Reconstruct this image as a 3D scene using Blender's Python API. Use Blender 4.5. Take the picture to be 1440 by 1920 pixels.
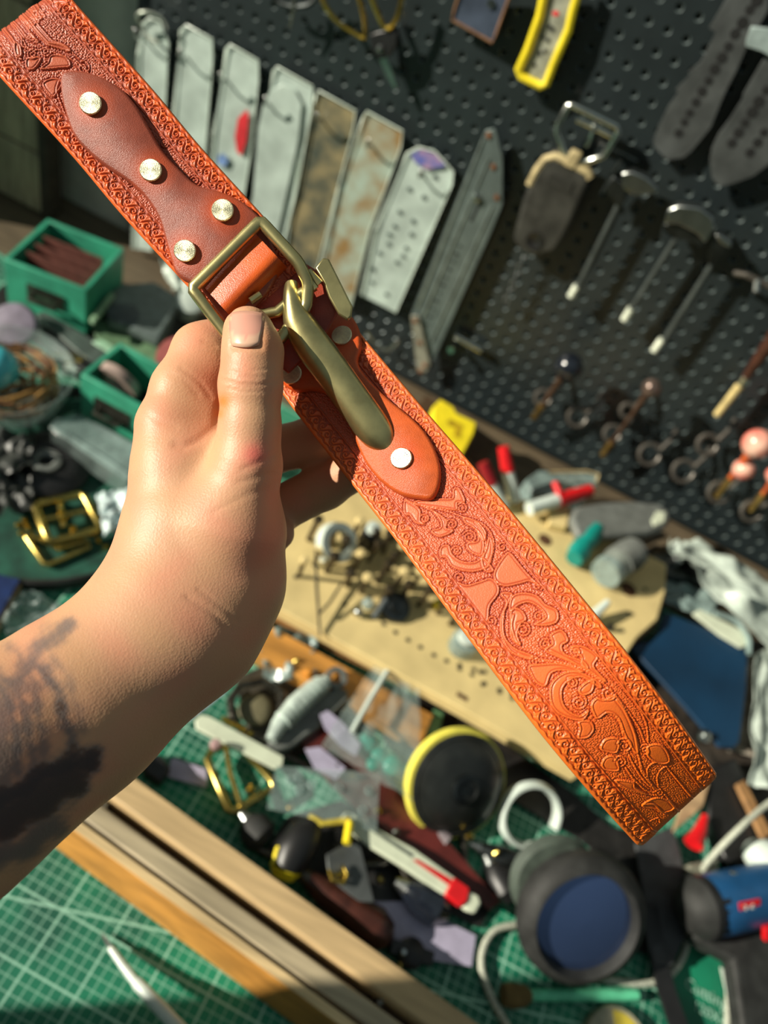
import bpy, bmesh, math, random
import numpy as np
from mathutils import Vector, Matrix
random.seed(7); RNG = np.random.default_rng(7)
for o in list(bpy.data.objects): bpy.data.objects.remove(o)
SC = bpy.context.scene
C = SC.collection

# ------------------------------------------------------------------ camera
F = 1450.0                      # focal length in pixels of the 1440 x 1920 frame
H = 0.8148                      # camera height over the bench
W = 0.9973                      # pegboard face
RX = Vector((0.88019, 0.37905, 0.28562)); UX = Vector((-0.47236, 0.64102, 0.60496)); BX = Vector((0.04622, -0.66739, 0.74327))
cam_d = bpy.data.cameras.new('camera'); cam = bpy.data.objects.new('camera', cam_d); C.objects.link(cam)
cam_d.sensor_fit = 'VERTICAL'; cam_d.sensor_height = 36; cam_d.sensor_width = 27; cam_d.lens = F / 1920 * 36
cam.matrix_world = Matrix(((RX.x, UX.x, BX.x, 0), (RX.y, UX.y, BX.y, 0), (RX.z, UX.z, BX.z, H), (0, 0, 0, 1)))
cam_d.clip_start = 0.01; cam_d.dof.use_dof = True; cam_d.dof.focus_distance = 0.314; cam_d.dof.aperture_fstop = cam_d.lens / 4.3
SC.camera = cam
# ------------------------------------------------------------------ light
wd = bpy.data.worlds.new('world'); SC.world = wd; wd.use_nodes = True
nt = wd.node_tree; nt.nodes.clear()
wo = nt.nodes.new('ShaderNodeOutputWorld'); bg = nt.nodes.new('ShaderNodeBackground')
tc = nt.nodes.new('ShaderNodeTexCoord'); sx = nt.nodes.new('ShaderNodeSeparateXYZ'); rp = nt.nodes.new('ShaderNodeValToRGB')
nt.links.new(tc.outputs['Generated'], sx.inputs[0]); nt.links.new(sx.outputs[2], rp.inputs[0])
rp.color_ramp.elements[0].position = 0.0; rp.color_ramp.elements[0].color = (0.20, 0.22, 0.20, 1)
rp.color_ramp.elements[1].position = 0.6; rp.color_ramp.elements[1].color = (0.56, 0.70, 0.72, 1)
nt.links.new(rp.outputs[0], bg.inputs[0]); bg.inputs[1].default_value = 0.27
nt.links.new(bg.outputs[0], wo.inputs[0])
sun_d = bpy.data.lights.new('sun', 'SUN'); sun_d.energy = 7.1; sun_d.angle = math.radians(0.53); sun_d.color = (1.0, 0.93, 0.78)
sun = bpy.data.objects.new('sun', sun_d); C.objects.link(sun)
SUN = Vector((-0.795, -0.43, 0.43)).normalized()
sun.rotation_euler = SUN.to_track_quat('Z', 'Y').to_euler(); sun.location = SUN * 3
SC.view_settings.view_transform = 'Standard'; SC.view_settings.look = 'None'
SC.view_settings.exposure = 0.0; SC.view_settings.gamma = 1.0; SC.view_settings.use_curve_mapping = False

# ------------------------------------------------------------------ helpers
def ray(px, py):
    return RX * ((px - 720) / F) - UX * ((py - 960) / F) - BX
CAMP = Vector((0, 0, H))
def tp(px, py, z=0.0):                       # photo point at height z over the bench
    r = ray(px, py); return CAMP + r * ((z - H) / r.z)
def wp(px, py, off=0.0):                     # photo point on a plane off metres in front of the pegboard
    r = ray(px, py); return CAMP + r * ((W - off) / r.y)
def cp(px, py, d):                           # photo point at d millimetres from the lens plane
    return CAMP + ray(px, py) * (d / 1000.0)
def lin(c):
    return tuple((x / 255 / 12.92 if x / 255 <= 0.04045 else ((x / 255 + 0.055) / 1.055) ** 2.4) for x in c)
MATS = {}
def mat(name, rgb, rough=0.5, metal=0.0, var=0.12, scale=60, bump=0.0, bscale=300, spec=0.5, trans=0.0, alpha=1.0, coat=0.0, rgb2=None, stretch=None, emit=None):
    if name in MATS: return MATS[name]
    m = bpy.data.materials.new(name); m.use_nodes = True; n = m.node_tree.nodes; l = m.node_tree.links
    b = n['Principled BSDF']; c = lin(rgb)
    b.inputs['Roughness'].default_value = rough; b.inputs['Metallic'].default_value = metal
    b.inputs['Specular IOR Level'].default_value = spec; b.inputs['Coat Weight'].default_value = coat
    t = n.new('ShaderNodeTexCoord'); mp = n.new('ShaderNodeMapping'); l.new(t.outputs['Object'], mp.inputs[0])
    if stretch: mp.inputs['Scale'].default_value = stretch
    no = n.new('ShaderNodeTexNoise'); no.inputs['Scale'].default_value = scale; no.inputs['Detail'].default_value = 4
    l.new(mp.outputs[0], no.inputs['Vector'])
    r = n.new('ShaderNodeValToRGB'); l.new(no.outputs[0], r.inputs[0])
    c2 = lin(rgb2) if rgb2 else tuple(min(1, x * (1 + var * 2)) for x in c)
    c1 = c if rgb2 else tuple(x * (1 - var * 2) for x in c)
    r.color_ramp.elements[0].position = 0.35; r.color_ramp.elements[1].position = 0.65
    r.color_ramp.elements[0].color = (*c1, 1); r.color_ramp.elements[1].color = (*c2, 1)
    l.new(r.outputs[0], b.inputs['Base Color'])
    if bump:
        n2 = n.new('ShaderNodeTexNoise'); n2.inputs['Scale'].default_value = bscale; n2.inputs['Detail'].default_value = 5
        l.new(mp.outputs[0], n2.inputs['Vector']); bp = n.new('ShaderNodeBump'); bp.inputs['Strength'].default_value = bump
        bp.inputs['Distance'].default_value = 0.001; l.new(n2.outputs[0], bp.inputs['Height']); l.new(bp.outputs[0], b.inputs['Normal'])
    if trans: b.inputs['Transmission Weight'].default_value = trans; b.inputs['IOR'].default_value = 1.3
    if alpha < 1: b.inputs['Alpha'].default_value = alpha
    MATS[name] = m; return m
def tag(o, label=None, cat=None, group=None, kind=None):
    if label: o['label'] = label
    if cat: o['category'] = cat
    if group: o['group'] = group
    if kind: o['kind'] = kind
    return o
class MB:
    def __init__(s): s.v = []; s.f = []
    def poly(s, pts, vec):                   # closed outline extruded by vec
        n = len(pts); b = len(s.v); vec = Vector(vec)
        s.v += [Vector(p) for p in pts] + [Vector(p) + vec for p in pts]
        s.f.append(tuple(range(b + n - 1, b - 1, -1))); s.f.append(tuple(range(b + n, b + 2 * n)))
        s.f += [(b + i, b + (i + 1) % n, b + n + (i + 1) % n, b + n + i) for i in range(n)]
        return s
    def box(s, c, ax, ay, az):               # centre and three half vectors
        c, ax, ay, az = map(Vector, (c, ax, ay, az))
        return s.poly([c - ax - ay - az, c + ax - ay - az, c + ax + ay - az, c - ax + ay - az], az * 2)
    def rings(s, rings, cap=True, closed=False):
        b = len(s.v); n = len(rings[0])
        for r in rings: s.v += [Vector(p) for p in r]
        m = len(rings)
        for i in range(m if closed else m - 1):
            j = (i + 1) % m
            s.f += [(b + i * n + k, b + i * n + (k + 1) % n, b + j * n + (k + 1) % n, b + j * n + k) for k in range(n)]
        if cap and not closed:
            s.f.append(tuple(range(b + n - 1, b - 1, -1))); s.f.append(tuple(range(b + (m - 1) * n, b + m * n)))
        return s
    def tube(s, pts, r, n=10, closed=False, flat=1.0, up=None):
        pts = [Vector(p) for p in pts]; m = len(pts); rs = r if isinstance(r, (list, tuple)) else [r] * m
        out = []; u = None
        for i, p in enumerate(pts):
            a = pts[(i - 1) % m] if (closed or i) else p; c = pts[(i + 1) % m] if (closed or i < m - 1) else p
            t = (c - a).normalized()
            if up is not None: u = Vector(up)
            elif u is None: u = Vector((0, 0, 1)) if abs(t.z) < 0.9 else Vector((1, 0, 0))
            sd = t.cross(u).normalized(); u = sd.cross(t).normalized()
            out.append([p + sd * (math.cos(2 * math.pi * k / n) * rs[i]) + u * (math.sin(2 * math.pi * k / n) * rs[i] * flat) for k in range(n)])
        return s.rings(out, True, closed)
    def lathe(s, base, axis, prof, n=28, cap=True):
        a = Vector(axis).normalized(); u = a.orthogonal().normalized(); w = a.cross(u); base = Vector(base)
        return s.rings([[base + a * h + (u * math.cos(2 * math.pi * k / n) + w * math.sin(2 * math.pi * k / n)) * max(r, 1e-5) for k in range(n)] for r, h in prof], cap)
    def sweep(s, pts, prof, up, closed=False, scale=None):
        pts = [Vector(p) for p in pts]; m = len(pts); out = []; up = Vector(up)
        for i, p in enumerate(pts):
            a = pts[(i - 1) % m] if (closed or i) else p; c = pts[(i + 1) % m] if (closed or i < m - 1) else p
            t = (c - a).normalized(); sd = t.cross(up).normalized(); u = sd.cross(t).normalized(); k = scale[i] if scale else 1
            out.append([p + sd * (x * k) + u * y for x, y in prof])
        return s.rings(out, True, closed)
    def ball(s, c, r, n=16, sc=(1, 1, 1)):
        c = Vector(c); out = []
        for i in range(1, n // 2):
            th = math.pi * i / (n // 2)
            out.append([c + Vector((r * sc[0] * math.sin(th) * math.cos(2 * math.pi * k / n), r * sc[1] * math.sin(th) * math.sin(2 * math.pi * k / n), -r * sc[2] * math.cos(th))) for k in range(n)])
        return s.rings(out)
    def build(s, name, m, parent=None, bevel=0.0, smooth=True, angle=40, seg=2):
        if parent is not None:
            off = parent['_w'] if '_w' in parent.keys() else (0, 0, 0); off = Vector(off)
        else:
            xs = [p.x for p in s.v]; ys = [p.y for p in s.v]; off = Vector(((min(xs) + max(xs)) / 2, (min(ys) + max(ys)) / 2, min(p.z for p in s.v)))
        me = bpy.data.meshes.new(name); me.from_pydata([tuple(p - off) for p in s.v], [], s.f); me.update()
        bm = bmesh.new(); bm.from_mesh(me); bmesh.ops.recalc_face_normals(bm, faces=bm.faces); bm.to_mesh(me); bm.free()
        if smooth: me.shade_smooth(); me.set_sharp_from_angle(angle=math.radians(angle))
        me.materials.append(m)
        o = bpy.data.objects.new(name, me); C.objects.link(o)
        if parent is not None: o.parent = parent
        else: o.location = off
        WLOC[o.name] = off.copy()
        o['_w'] = tuple(off)
        if bevel:
            bv = o.modifiers.new('bevel', 'BEVEL'); bv.width = bevel; bv.segments = seg; bv.limit_method = 'ANGLE'; bv.angle_limit = math.radians(45)
        return o
WLOC = {}
def thing(name, loc, label, cat, group=None):
    o = bpy.data.objects.new(name, None); C.objects.link(o); o.location = loc; o.empty_display_size = 0.01
    o['_w'] = tuple(loc); return tag(o, label, cat, group)
def catmull(P, n=8, closed=False):
    P = [np.array(p, float) for p in P]; m = len(P); out = []
    for i in range(m if closed else m - 1):
        p0 = P[(i - 1) % m] if (closed or i) else 2 * P[0] - P[1]
        p1 = P[i]; p2 = P[(i + 1) % m]; p3 = P[(i + 2) % m] if (closed or i < m - 2) else 2 * P[-1] - P[-2]
        for k in range(n):
            t = k / n
            out.append(0.5 * ((2 * p1) + (p2 - p0) * t + (2 * p0 - 5 * p1 + 4 * p2 - p3) * t * t + (3 * p1 - p0 - 3 * p2 + p3) * t ** 3))
    if not closed: out.append(P[-1])
    return out
# ------------------------------------------------------------------ setting
m_wall = mat('wall_plaster', (188, 190, 178), 0.9, scale=12, bump=0.3, bscale=80)
w_ = MB().box((0, W + 0.045, 0.55), (1.5, 0, 0), (0, 0.015, 0), (0, 0, 0.85)).build('wall_back', m_wall); tag(w_, kind='structure')
XW = -0.95; mbw = MB()  # unseen wall added to shade the bench; its stepped opening shapes the sun
for y0_, y1_, z0_, z1_ in ((-1.2, -0.44, -0.3, 0.74), (-1.4, -1.2, -0.3, 1.9), (0.85, W + 0.03, -0.3, 1.9), (-0.44, 0.85, -0.3, 0.04), (-1.2, 0.85, 1.65, 1.9)): mbw.box((XW - 0.03, (y0_ + y1_) / 2, (z0_ + z1_) / 2), (0.03, 0, 0), (0, (y1_ - y0_) / 2, 0), (0, 0, (z1_ - z0_) / 2))
tag(mbw.build('shade_wall_left', m_wall), kind='structure')
mbw = MB()
for y0_, y1_, z0_, z1_ in ((-0.47, -0.44, 0.04, 0.74), (-1.2, -1.17, 0.74, 1.65), (0.83, 0.85, 0.04, 1.65), (-0.44, 0.83, 0.04, 0.05), (-1.17, 0.83, 1.62, 1.65)): mbw.box((XW - 0.02, (y0_ + y1_) / 2, (z0_ + z1_) / 2), (0.025, 0, 0), (0, (y1_ - y0_) / 2, 0), (0, 0, (z1_ - z0_) / 2))
tag(mbw.build('window_1', mat('window_paint', (200, 200, 190), 0.5)), kind='structure')  # unseen window frame lining the opening shaped for the shade
m_bench = mat('bench_wood', (96, 84, 66), 0.6, scale=14, stretch=(1, 8, 1), bump=0.2)
bench = MB().box((0.15, 0.25, -0.024), (1.08, 0, 0), (0, 0.779, 0), (0, 0, 0.02)).build('workbench', m_bench, bevel=0.002)
tag(bench, 'wooden workbench top under the green cutting mat', 'workbench')
# cutting mat: grid of 10 mm squares, printed
mm = bpy.data.materials.new('cutting_mat'); mm.use_nodes = True; n = mm.node_tree.nodes; l = mm.node_tree.links; b = n['Principled BSDF']
t = n.new('ShaderNodeTexCoord'); sp = n.new('ShaderNodeSeparateXYZ'); l.new(t.outputs['Object'], sp.inputs[0])
def mth(op, a, bb=None, c=None):
    x = n.new('ShaderNodeMath'); x.operation = op
    for i, v in enumerate((a, bb, c)):
        if v is None: continue
        if isinstance(v, (int, float)): x.inputs[i].default_value = v
        else: l.new(v, x.inputs[i])
    return x.outputs[0]
def lines(src, pitch, half, off):
    a = mth('ADD', src, off); a = mth('DIVIDE', a, pitch); a = mth('FRACT', a); a = mth('SUBTRACT', a, 0.5); a = mth('ABSOLUTE', a)
    a = mth('SUBTRACT', 0.5, a); a = mth('MULTIPLY', a, pitch); return mth('LESS_THAN', a, half)
g = None
for s_, o_ in ((sp.outputs[0], 10.0 + 0.02 - 0.0336), (sp.outputs[1], 10.0 + 0.17 - 0.0246)):
    for pitch, half, wt in ((0.01, 0.0006, 0.55), (0.05, 0.0010, 0.9)):
        v = mth('MULTIPLY', lines(s_, pitch, half, o_), wt); g = v if g is None else mth('MAXIMUM', g, v)
dg = mth('ADD', mth('MULTIPLY', sp.outputs[0], -0.261), mth('MULTIPLY', sp.outputs[1], 0.965)); dg = mth('ABSOLUTE', mth('SUBTRACT', dg, 0.1522 + 0.261 * 0.02 - 0.965 * 0.17)); g = mth('MAXIMUM', g, mth('MULTIPLY', mth('LESS_THAN', dg, 0.0011), 0.9))
d2 = mth('ADD', mth('MULTIPLY', sp.outputs[0], 0.7071), mth('MULTIPLY', sp.outputs[1], 0.7071)); g = mth('MAXIMUM', g, mth('MULTIPLY', lines(d2, 0.6, 0.001, 10.1), 0.8))
tq = tp(1283, 1851, 0); ins = mth('LESS_THAN', mth('ABSOLUTE', mth('SUBTRACT', sp.outputs[0], tq.x - 0.02 + 0.045)), 0.068); ins = mth('MULTIPLY', ins, mth('LESS_THAN', mth('ABSOLUTE', mth('SUBTRACT', sp.outputs[1], tq.y - 0.17 + 0.015)), 0.052)); g = mth('MULTIPLY', g, mth('SUBTRACT', 1.0, ins))
no = n.new('ShaderNodeTexNoise'); no.inputs['Scale'].default_value = 9; no.inputs['Detail'].default_value = 6; l.new(t.outputs['Object'], no.inputs['Vector'])
r = n.new('ShaderNodeValToRGB'); l.new(no.outputs[0], r.inputs[0]); r.color_ramp.elements[0].position = 0.35; r.color_ramp.elements[1].position = 0.6
r.color_ramp.elements[0].color = (*lin((8, 82, 64)), 1); r.color_ramp.elements[1].color = (*lin((14, 128, 94)), 1)
mx = n.new('ShaderNodeMix'); mx.data_type = 'RGBA'; l.new(g, mx.inputs[0]); l.new(r.outputs[0], mx.inputs[6]); mx.inputs[7].default_value = (*lin((150, 200, 178)), 1)
l.new(mx.outputs[2], b.inputs['Base Color']); b.inputs['Roughness'].default_value = 0.62
cmat = MB().box((0.02, 0.17, -0.0025), (0.94, 0, 0), (0, 0.66, 0), (0, 0, 0.0015)).build('cutting_mat', mm, bevel=0.001)
cmat['_w'] = tuple(cmat.location)
tag(cmat, 'large green self-healing cutting mat with white grid covering the bench', 'cutting mat')
def text(body, p, size, m, parent=None, xdir=Vector((1, 0, 0)), ydir=Vector((0, 1, 0)), name='printed_text', ext=0.0003):
    cu = bpy.data.curves.new(name, 'FONT'); cu.body = body; cu.size = size; cu.extrude = ext; cu.resolution_u = 3
    o = bpy.data.objects.new(name, cu); C.objects.link(o); dg = bpy.context.evaluated_depsgraph_get()
    me = bpy.data.meshes.new_from_object(o.evaluated_get(dg)); bpy.data.objects.remove(o); me.materials.clear(); me.materials.append(m)
    q = bpy.data.objects.new(name, me); C.objects.link(q); x = xdir.normalized(); z = x.cross(ydir).normalized(); y = z.cross(x)
    off = Vector(parent['_w']) if parent is not None else Vector((0, 0, 0)); p = Vector(p) - off
    q.matrix_local = Matrix(((x.x, y.x, z.x, p.x), (x.y, y.y, z.y, p.y), (x.z, y.z, z.z, p.z), (0, 0, 0, 1)))
    if parent is not None: q.parent = parent
    return q
m_print = mat('mat_print', (150, 196, 176), 0.7)
text('Cutting', tp(1283, 1851, 0), 0.0165, m_print, cmat, ext=0.0002)
text('120X40', tp(1300, 1892, 0), 0.0135, m_print, cmat, ext=0.0002)
# pegboard: sheet metal with punched holes
P = 0.0225; h0 = wp(1180.7, 22)
x0 = h0.x - P * 52 - P / 2; z0 = h0.z - P * int((h0.z - 0.005) / P) + P / 2
while x0 < -0.665: x0 += P
NX = int((0.80 - x0) / P); NZ = int((1.0 - z0) / P); K = 12
ang = np.arange(K) * 2 * math.pi / K + math.pi / 4
sq = np.stack([np.clip(np.cos(ang) * 1.4142, -1, 1), np.clip(np.sin(ang) * 1.4142, -1, 1)], 1) * P / 2
ci = np.stack([np.cos(ang), np.sin(ang)], 1)
rr = [(sq, 0), (ci * 0.0048, 0), (ci * 0.0041, 0.0006), (ci * 0.0034, 0.0020), (ci * 0.0032, 0.0048)]
V = []; Fc = []
cx, cz = np.meshgrid(x0 + P / 2 + P * np.arange(NX), z0 + P / 2 + P * np.arange(NZ)); cx = cx.ravel(); cz = cz.ravel()
base = np.concatenate([np.stack([r_[0][:, 0], np.full(K, r_[1]), r_[0][:, 1]], 1) for r_ in rr])
V = (base[None] + np.stack([cx, np.full(cx.size, W), cz], 1)[:, None]).reshape(-1, 3)
fl = []
for i in range(len(rr) - 1):
    for k in range(K): fl.append((i * K + k, i * K + (k + 1) % K, (i + 1) * K + (k + 1) % K, (i + 1) * K + k))
fl = np.array(fl); Fc = (fl[None] + (np.arange(cx.size) * base.shape[0])[:, None, None]).reshape(-1, 4)
def npmesh(name, V, Fq, m, parent=None, col=None, smooth=True):
    me = bpy.data.meshes.new(name); V = np.asarray(V, np.float32); off = np.array(parent['_w']) if parent is not None else np.array([V[:, 0].mean(), V[:, 1].mean(), V[:, 2].min()])
    me.vertices.add(len(V)); me.vertices.foreach_set('co', (V - off).astype(np.float32).ravel()); Fq = np.asarray(Fq, np.int32); k = Fq.shape[1]
    me.loops.add(Fq.size); me.loops.foreach_set('vertex_index', Fq.ravel()); me.polygons.add(len(Fq)); me.polygons.foreach_set('loop_start', np.arange(len(Fq), dtype=np.int32) * k)
    me.polygons.foreach_set('loop_total', np.full(len(Fq), k, np.int32)); me.update(calc_edges=True)
    if smooth: me.shade_smooth()
    if col is not None:
        a = me.color_attributes.new('Col', 'FLOAT_COLOR', 'POINT'); a.data.foreach_set('color', np.concatenate([col, np.ones((len(col), 1))], 1).astype(np.float32).ravel())
    me.materials.append(m); o = bpy.data.objects.new(name, me); C.objects.link(o); o['_w'] = tuple(float(q) for q in off)
    if parent is not None: o.parent = parent
    else: o.location = off
    return o
m_peg = mat('pegboard_paint', (31, 39, 41), 0.38, scale=30, var=0.06, bump=0.12, bscale=900, spec=0.6)
peg = npmesh('pegboard', V, Fc[:, ::-1], m_peg, smooth=False); peg.data.set_sharp_from_angle(angle=math.radians(50))
for p_ in peg.data.polygons: p_.use_smooth = False
m_rim = mat('hole_rim', (84, 95, 95), 0.25, 0.25, var=0.05); peg.data.materials.append(m_rim)
peg.data.polygons.foreach_set('material_index', np.tile(np.r_[np.zeros(K, int), np.ones(3 * K, int)], cx.size).astype(np.int32))
tag(peg, 'dark grey perforated metal pegboard hung behind the bench', 'pegboard')
MB().box((x0 + 0.003, W + 0.008, z0 + NZ * P / 2), (0.003, 0, 0), (0, 0.0075, 0), (0, 0, NZ * P / 2)).build('folded_edge', m_peg, peg)
MB().box((x0 + NX * P / 2, W + 0.008, z0 - 0.004), (NX * P / 2, 0, 0), (0, 0.0075, 0), (0, 0, 0.0038)).build('folded_edge', m_peg, peg)
# greyish wooden panel at the left, in front of the wall
m_pan = mat('weathered_panel', (168, 156, 128), 0.75, scale=16, stretch=(6, 6, 1), bump=0.3)
XE = wp(95, 430, W - 0.962).x; pan = thing('side_panel', (-1.0, 0.96, 0.0), 'weathered beige plank panel standing at the left end of the pegboard', 'panel')
for k in range(5):
    z_ = 0.002 + k * 0.105
    MB().box(((XE - 0.93) / 2, 0.962, z_ + 0.051), ((XE + 0.93) / 2 - 0.005, 0, 0), (0, 0.009, 0), (0, 0, 0.0505)).build('plank', m_pan, pan, bevel=0.002)
MB().box((XE - 0.002, 0.968, 0.262), (0.008, 0, 0), (0, 0.016, 0), (0, 0, 0.262)).build('edge_post', mat('dark_post', (60, 54, 44), 0.8), pan, bevel=0.001)
m_paper = mat('white_paper', (205, 218, 205), 0.8, var=0.04)
# ------------------------------------------------------------------ leather straps
def leather(name, tint=1.0):
    m = bpy.data.materials.new(name); m.use_nodes = True; n = m.node_tree.nodes; l = m.node_tree.links; b = n['Principled BSDF']
    vc = n.new('ShaderNodeVertexColor'); vc.layer_name = 'Col'; l.new(vc.outputs[0], b.inputs['Base Color'])
    b.inputs['Roughness'].default_value = 0.42; b.inputs['Specular IOR Level'].default_value = 0.6
    t = n.new('ShaderNodeTexCoord'); n2 = n.new('ShaderNodeTexNoise'); n2.inputs['Scale'].default_value = 1500; n2.inputs['Detail'].default_value = 3
    l.new(t.outputs['Object'], n2.inputs['Vector']); bp = n.new('ShaderNodeBump'); bp.inputs['Strength'].default_value = 0.35; bp.inputs['Distance'].default_value = 0.0003
    l.new(n2.outputs[0], bp.inputs['Height']); l.new(bp.outputs[0], b.inputs['Normal']); MATS[name] = m; return m
M_LEA = leather('tooled_leather')
V3 = lambda p: np.array(p, float)
RXn, UXn, BXn = V3(RX), V3(UX), V3(BX)
def cpn(px, py, D):                          # arrays of pixels and depth (m)
    px, py, D = np.asarray(px, float), np.asarray(py, float), np.asarray(D, float)
    r = RXn * ((px - 720) / F)[..., None] - UXn * ((py - 960) / F)[..., None] - BXn
    return np.array([0, 0, H]) + r * D[..., None]
HW = 0.022
class Strap:
    def __init__(s, secs, du=0.0002):        # secs: (px, py, half width px, extra depth m)
        S_ = np.array(catmull([(*q, 0)[:4] for q in secs], 12))
        D = F * HW / S_[:, 2] + S_[:, 3]
        c3 = cpn(S_[:, 0], S_[:, 1], D)
        seg = np.linalg.norm(np.diff(c3, axis=0), axis=1); u = np.r_[0, np.cumsum(seg)]; s.L = u[-1]
        s.u = np.arange(0, s.L, du); s.c = np.stack([np.interp(s.u, u, c3[:, k]) for k in range(3)], 1)
        k_ = 15; ker = np.ones(k_) / k_; pad = np.pad(s.c, ((k_ // 2,) * 2, (0, 0)), 'reflect', reflect_type='odd')
        s.c = np.stack([np.convolve(pad[:, k], ker, 'valid') for k in range(3)], 1)
        t = np.gradient(s.c, axis=0); t /= np.linalg.norm(t, axis=1)[:, None]
        view = BXn[None]; a = np.cross(t, view); a /= np.linalg.norm(a, axis=1)[:, None]        # across, towards the right edge
        sgn = np.sign(np.median(a @ RXn)); a *= sgn; ok = (np.abs(t @ BXn) < 0.75) & (a @ RXn > 0.2); gi = np.flatnonzero(ok); near = gi[np.clip(np.searchsorted(gi, np.arange(len(a))), 0, len(gi) - 1)]; a = a[near]
        kk = np.ones(41) / 41; pa = np.pad(a, ((20, 20), (0, 0)), 'edge'); a = np.stack([np.convolve(pa[:, k], kk, 'valid') for k in range(3)], 1); a -= t * (a * t).sum(1)[:, None]; a /= np.linalg.norm(a, axis=1)[:, None]
        s.a = a; s.n = np.cross(s.a, t); s.n *= np.sign(np.median(s.n @ BXn)); s.t = t
        s.px = np.stack([np.interp(s.u, u, S_[:, k]) for k in range(3)], 1)
    def P(s, u, v, h):
        i = np.clip(np.asarray(u, float) / (s.u[1]), 0, len(s.u) - 1.001); j = i.astype(int); f = (i - j)[..., None]
        g = lambda A: A[j] * (1 - f) + A[j + 1] * f
        return g(s.c) + g(s.a) * np.asarray(v, float)[..., None] + g(s.n) * np.asarray(h, float)[..., None]
    def uv(s, pts):                          # photo points to strap coordinates
        out = []
        for p in pts:
            d = s.px[:, :2] - np.array(p[:2], float); i = int((d ** 2).sum(1).argmin()); i0, i1 = max(i - 20, 0), min(i + 20, len(s.u) - 1)
            t = s.px[i1, :2] - s.px[i0, :2]; t /= np.linalg.norm(t); nn = np.array([-t[1], t[0]]); nn *= np.sign(nn[0] if abs(nn[0]) > .1 else 1)
            q = np.array(p[:2], float) - s.px[i, :2]; out.append((s.u[i] + (q @ t) / s.px[i, 2] * HW, (q @ nn) / s.px[i, 2] * HW))
        return np.array(out)
def smooth(A, k):
    ker = np.hanning(k + 2)[1:-1]; ker /= ker.sum()
    A = np.apply_along_axis(lambda r: np.convolve(np.pad(r, k // 2, 'edge'), ker, 'valid')[:len(r)], 0, A)
    return np.apply_along_axis(lambda r: np.convolve(np.pad(r, k // 2, 'edge'), ker, 'valid')[:len(r)], 1, A)
def stroke_dist(Dm, U0, R_, pts):            # min distance (mm) to a polyline on the raster, U0 = origin mm
    nu, nv = Dm.shape
    for (a, b) in zip(pts[:-1], pts[1:]):
        lo = np.minimum(a, b) - 1.3; hi = np.maximum(a, b) + 1.3
        i0, i1 = max(int((lo[0] - U0[0]) / R_), 0), min(int((hi[0] - U0[0]) / R_) + 2, nu); j0, j1 = max(int((lo[1] - U0[1]) / R_), 0), min(int((hi[1] - U0[1]) / R_) + 2, nv)
        if i0 >= i1 or j0 >= j1: continue
        X = U0[0] + R_ * np.arange(i0, i1)[:, None]; Y = U0[1] + R_ * np.arange(j0, j1)[None]
        d = b - a; L2 = (d ** 2).sum() + 1e-9; tt = np.clip(((X - a[0]) * d[0] + (Y - a[1]) * d[1]) / L2, 0, 1)
        ds = np.sqrt((X - a[0] - tt * d[0]) ** 2 + (Y - a[1] - tt * d[1]) ** 2); Dm[i0:i1, j0:j1] = np.minimum(Dm[i0:i1, j0:j1], ds)
def inpoly(X, Y, P):
    r = np.zeros(np.broadcast(X, Y).shape, bool); n = len(P)
    for i in range(n):
        x1, y1 = P[i]; x2, y2 = P[(i + 1) % n]
        if y1 == y2: continue
        c = ((y1 > Y) != (y2 > Y)) & (X < (x2 - x1) * (Y - y1) / (y2 - y1) + x1); r ^= c
    return r
def spiral(c, r, a0, sgn, turns=1.6, rin=0.15):
    n = int(22 * turns); return [(c[0] + r * (1 - (1 - rin) * k / n) * math.cos(a0 + sgn * 2 * math.pi * turns * k / n), c[1] + r * (1 - (1 - rin) * k / n) * math.sin(a0 + sgn * 2 * math.pi * turns * k / n)) for k in range(n + 1)]
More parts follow.
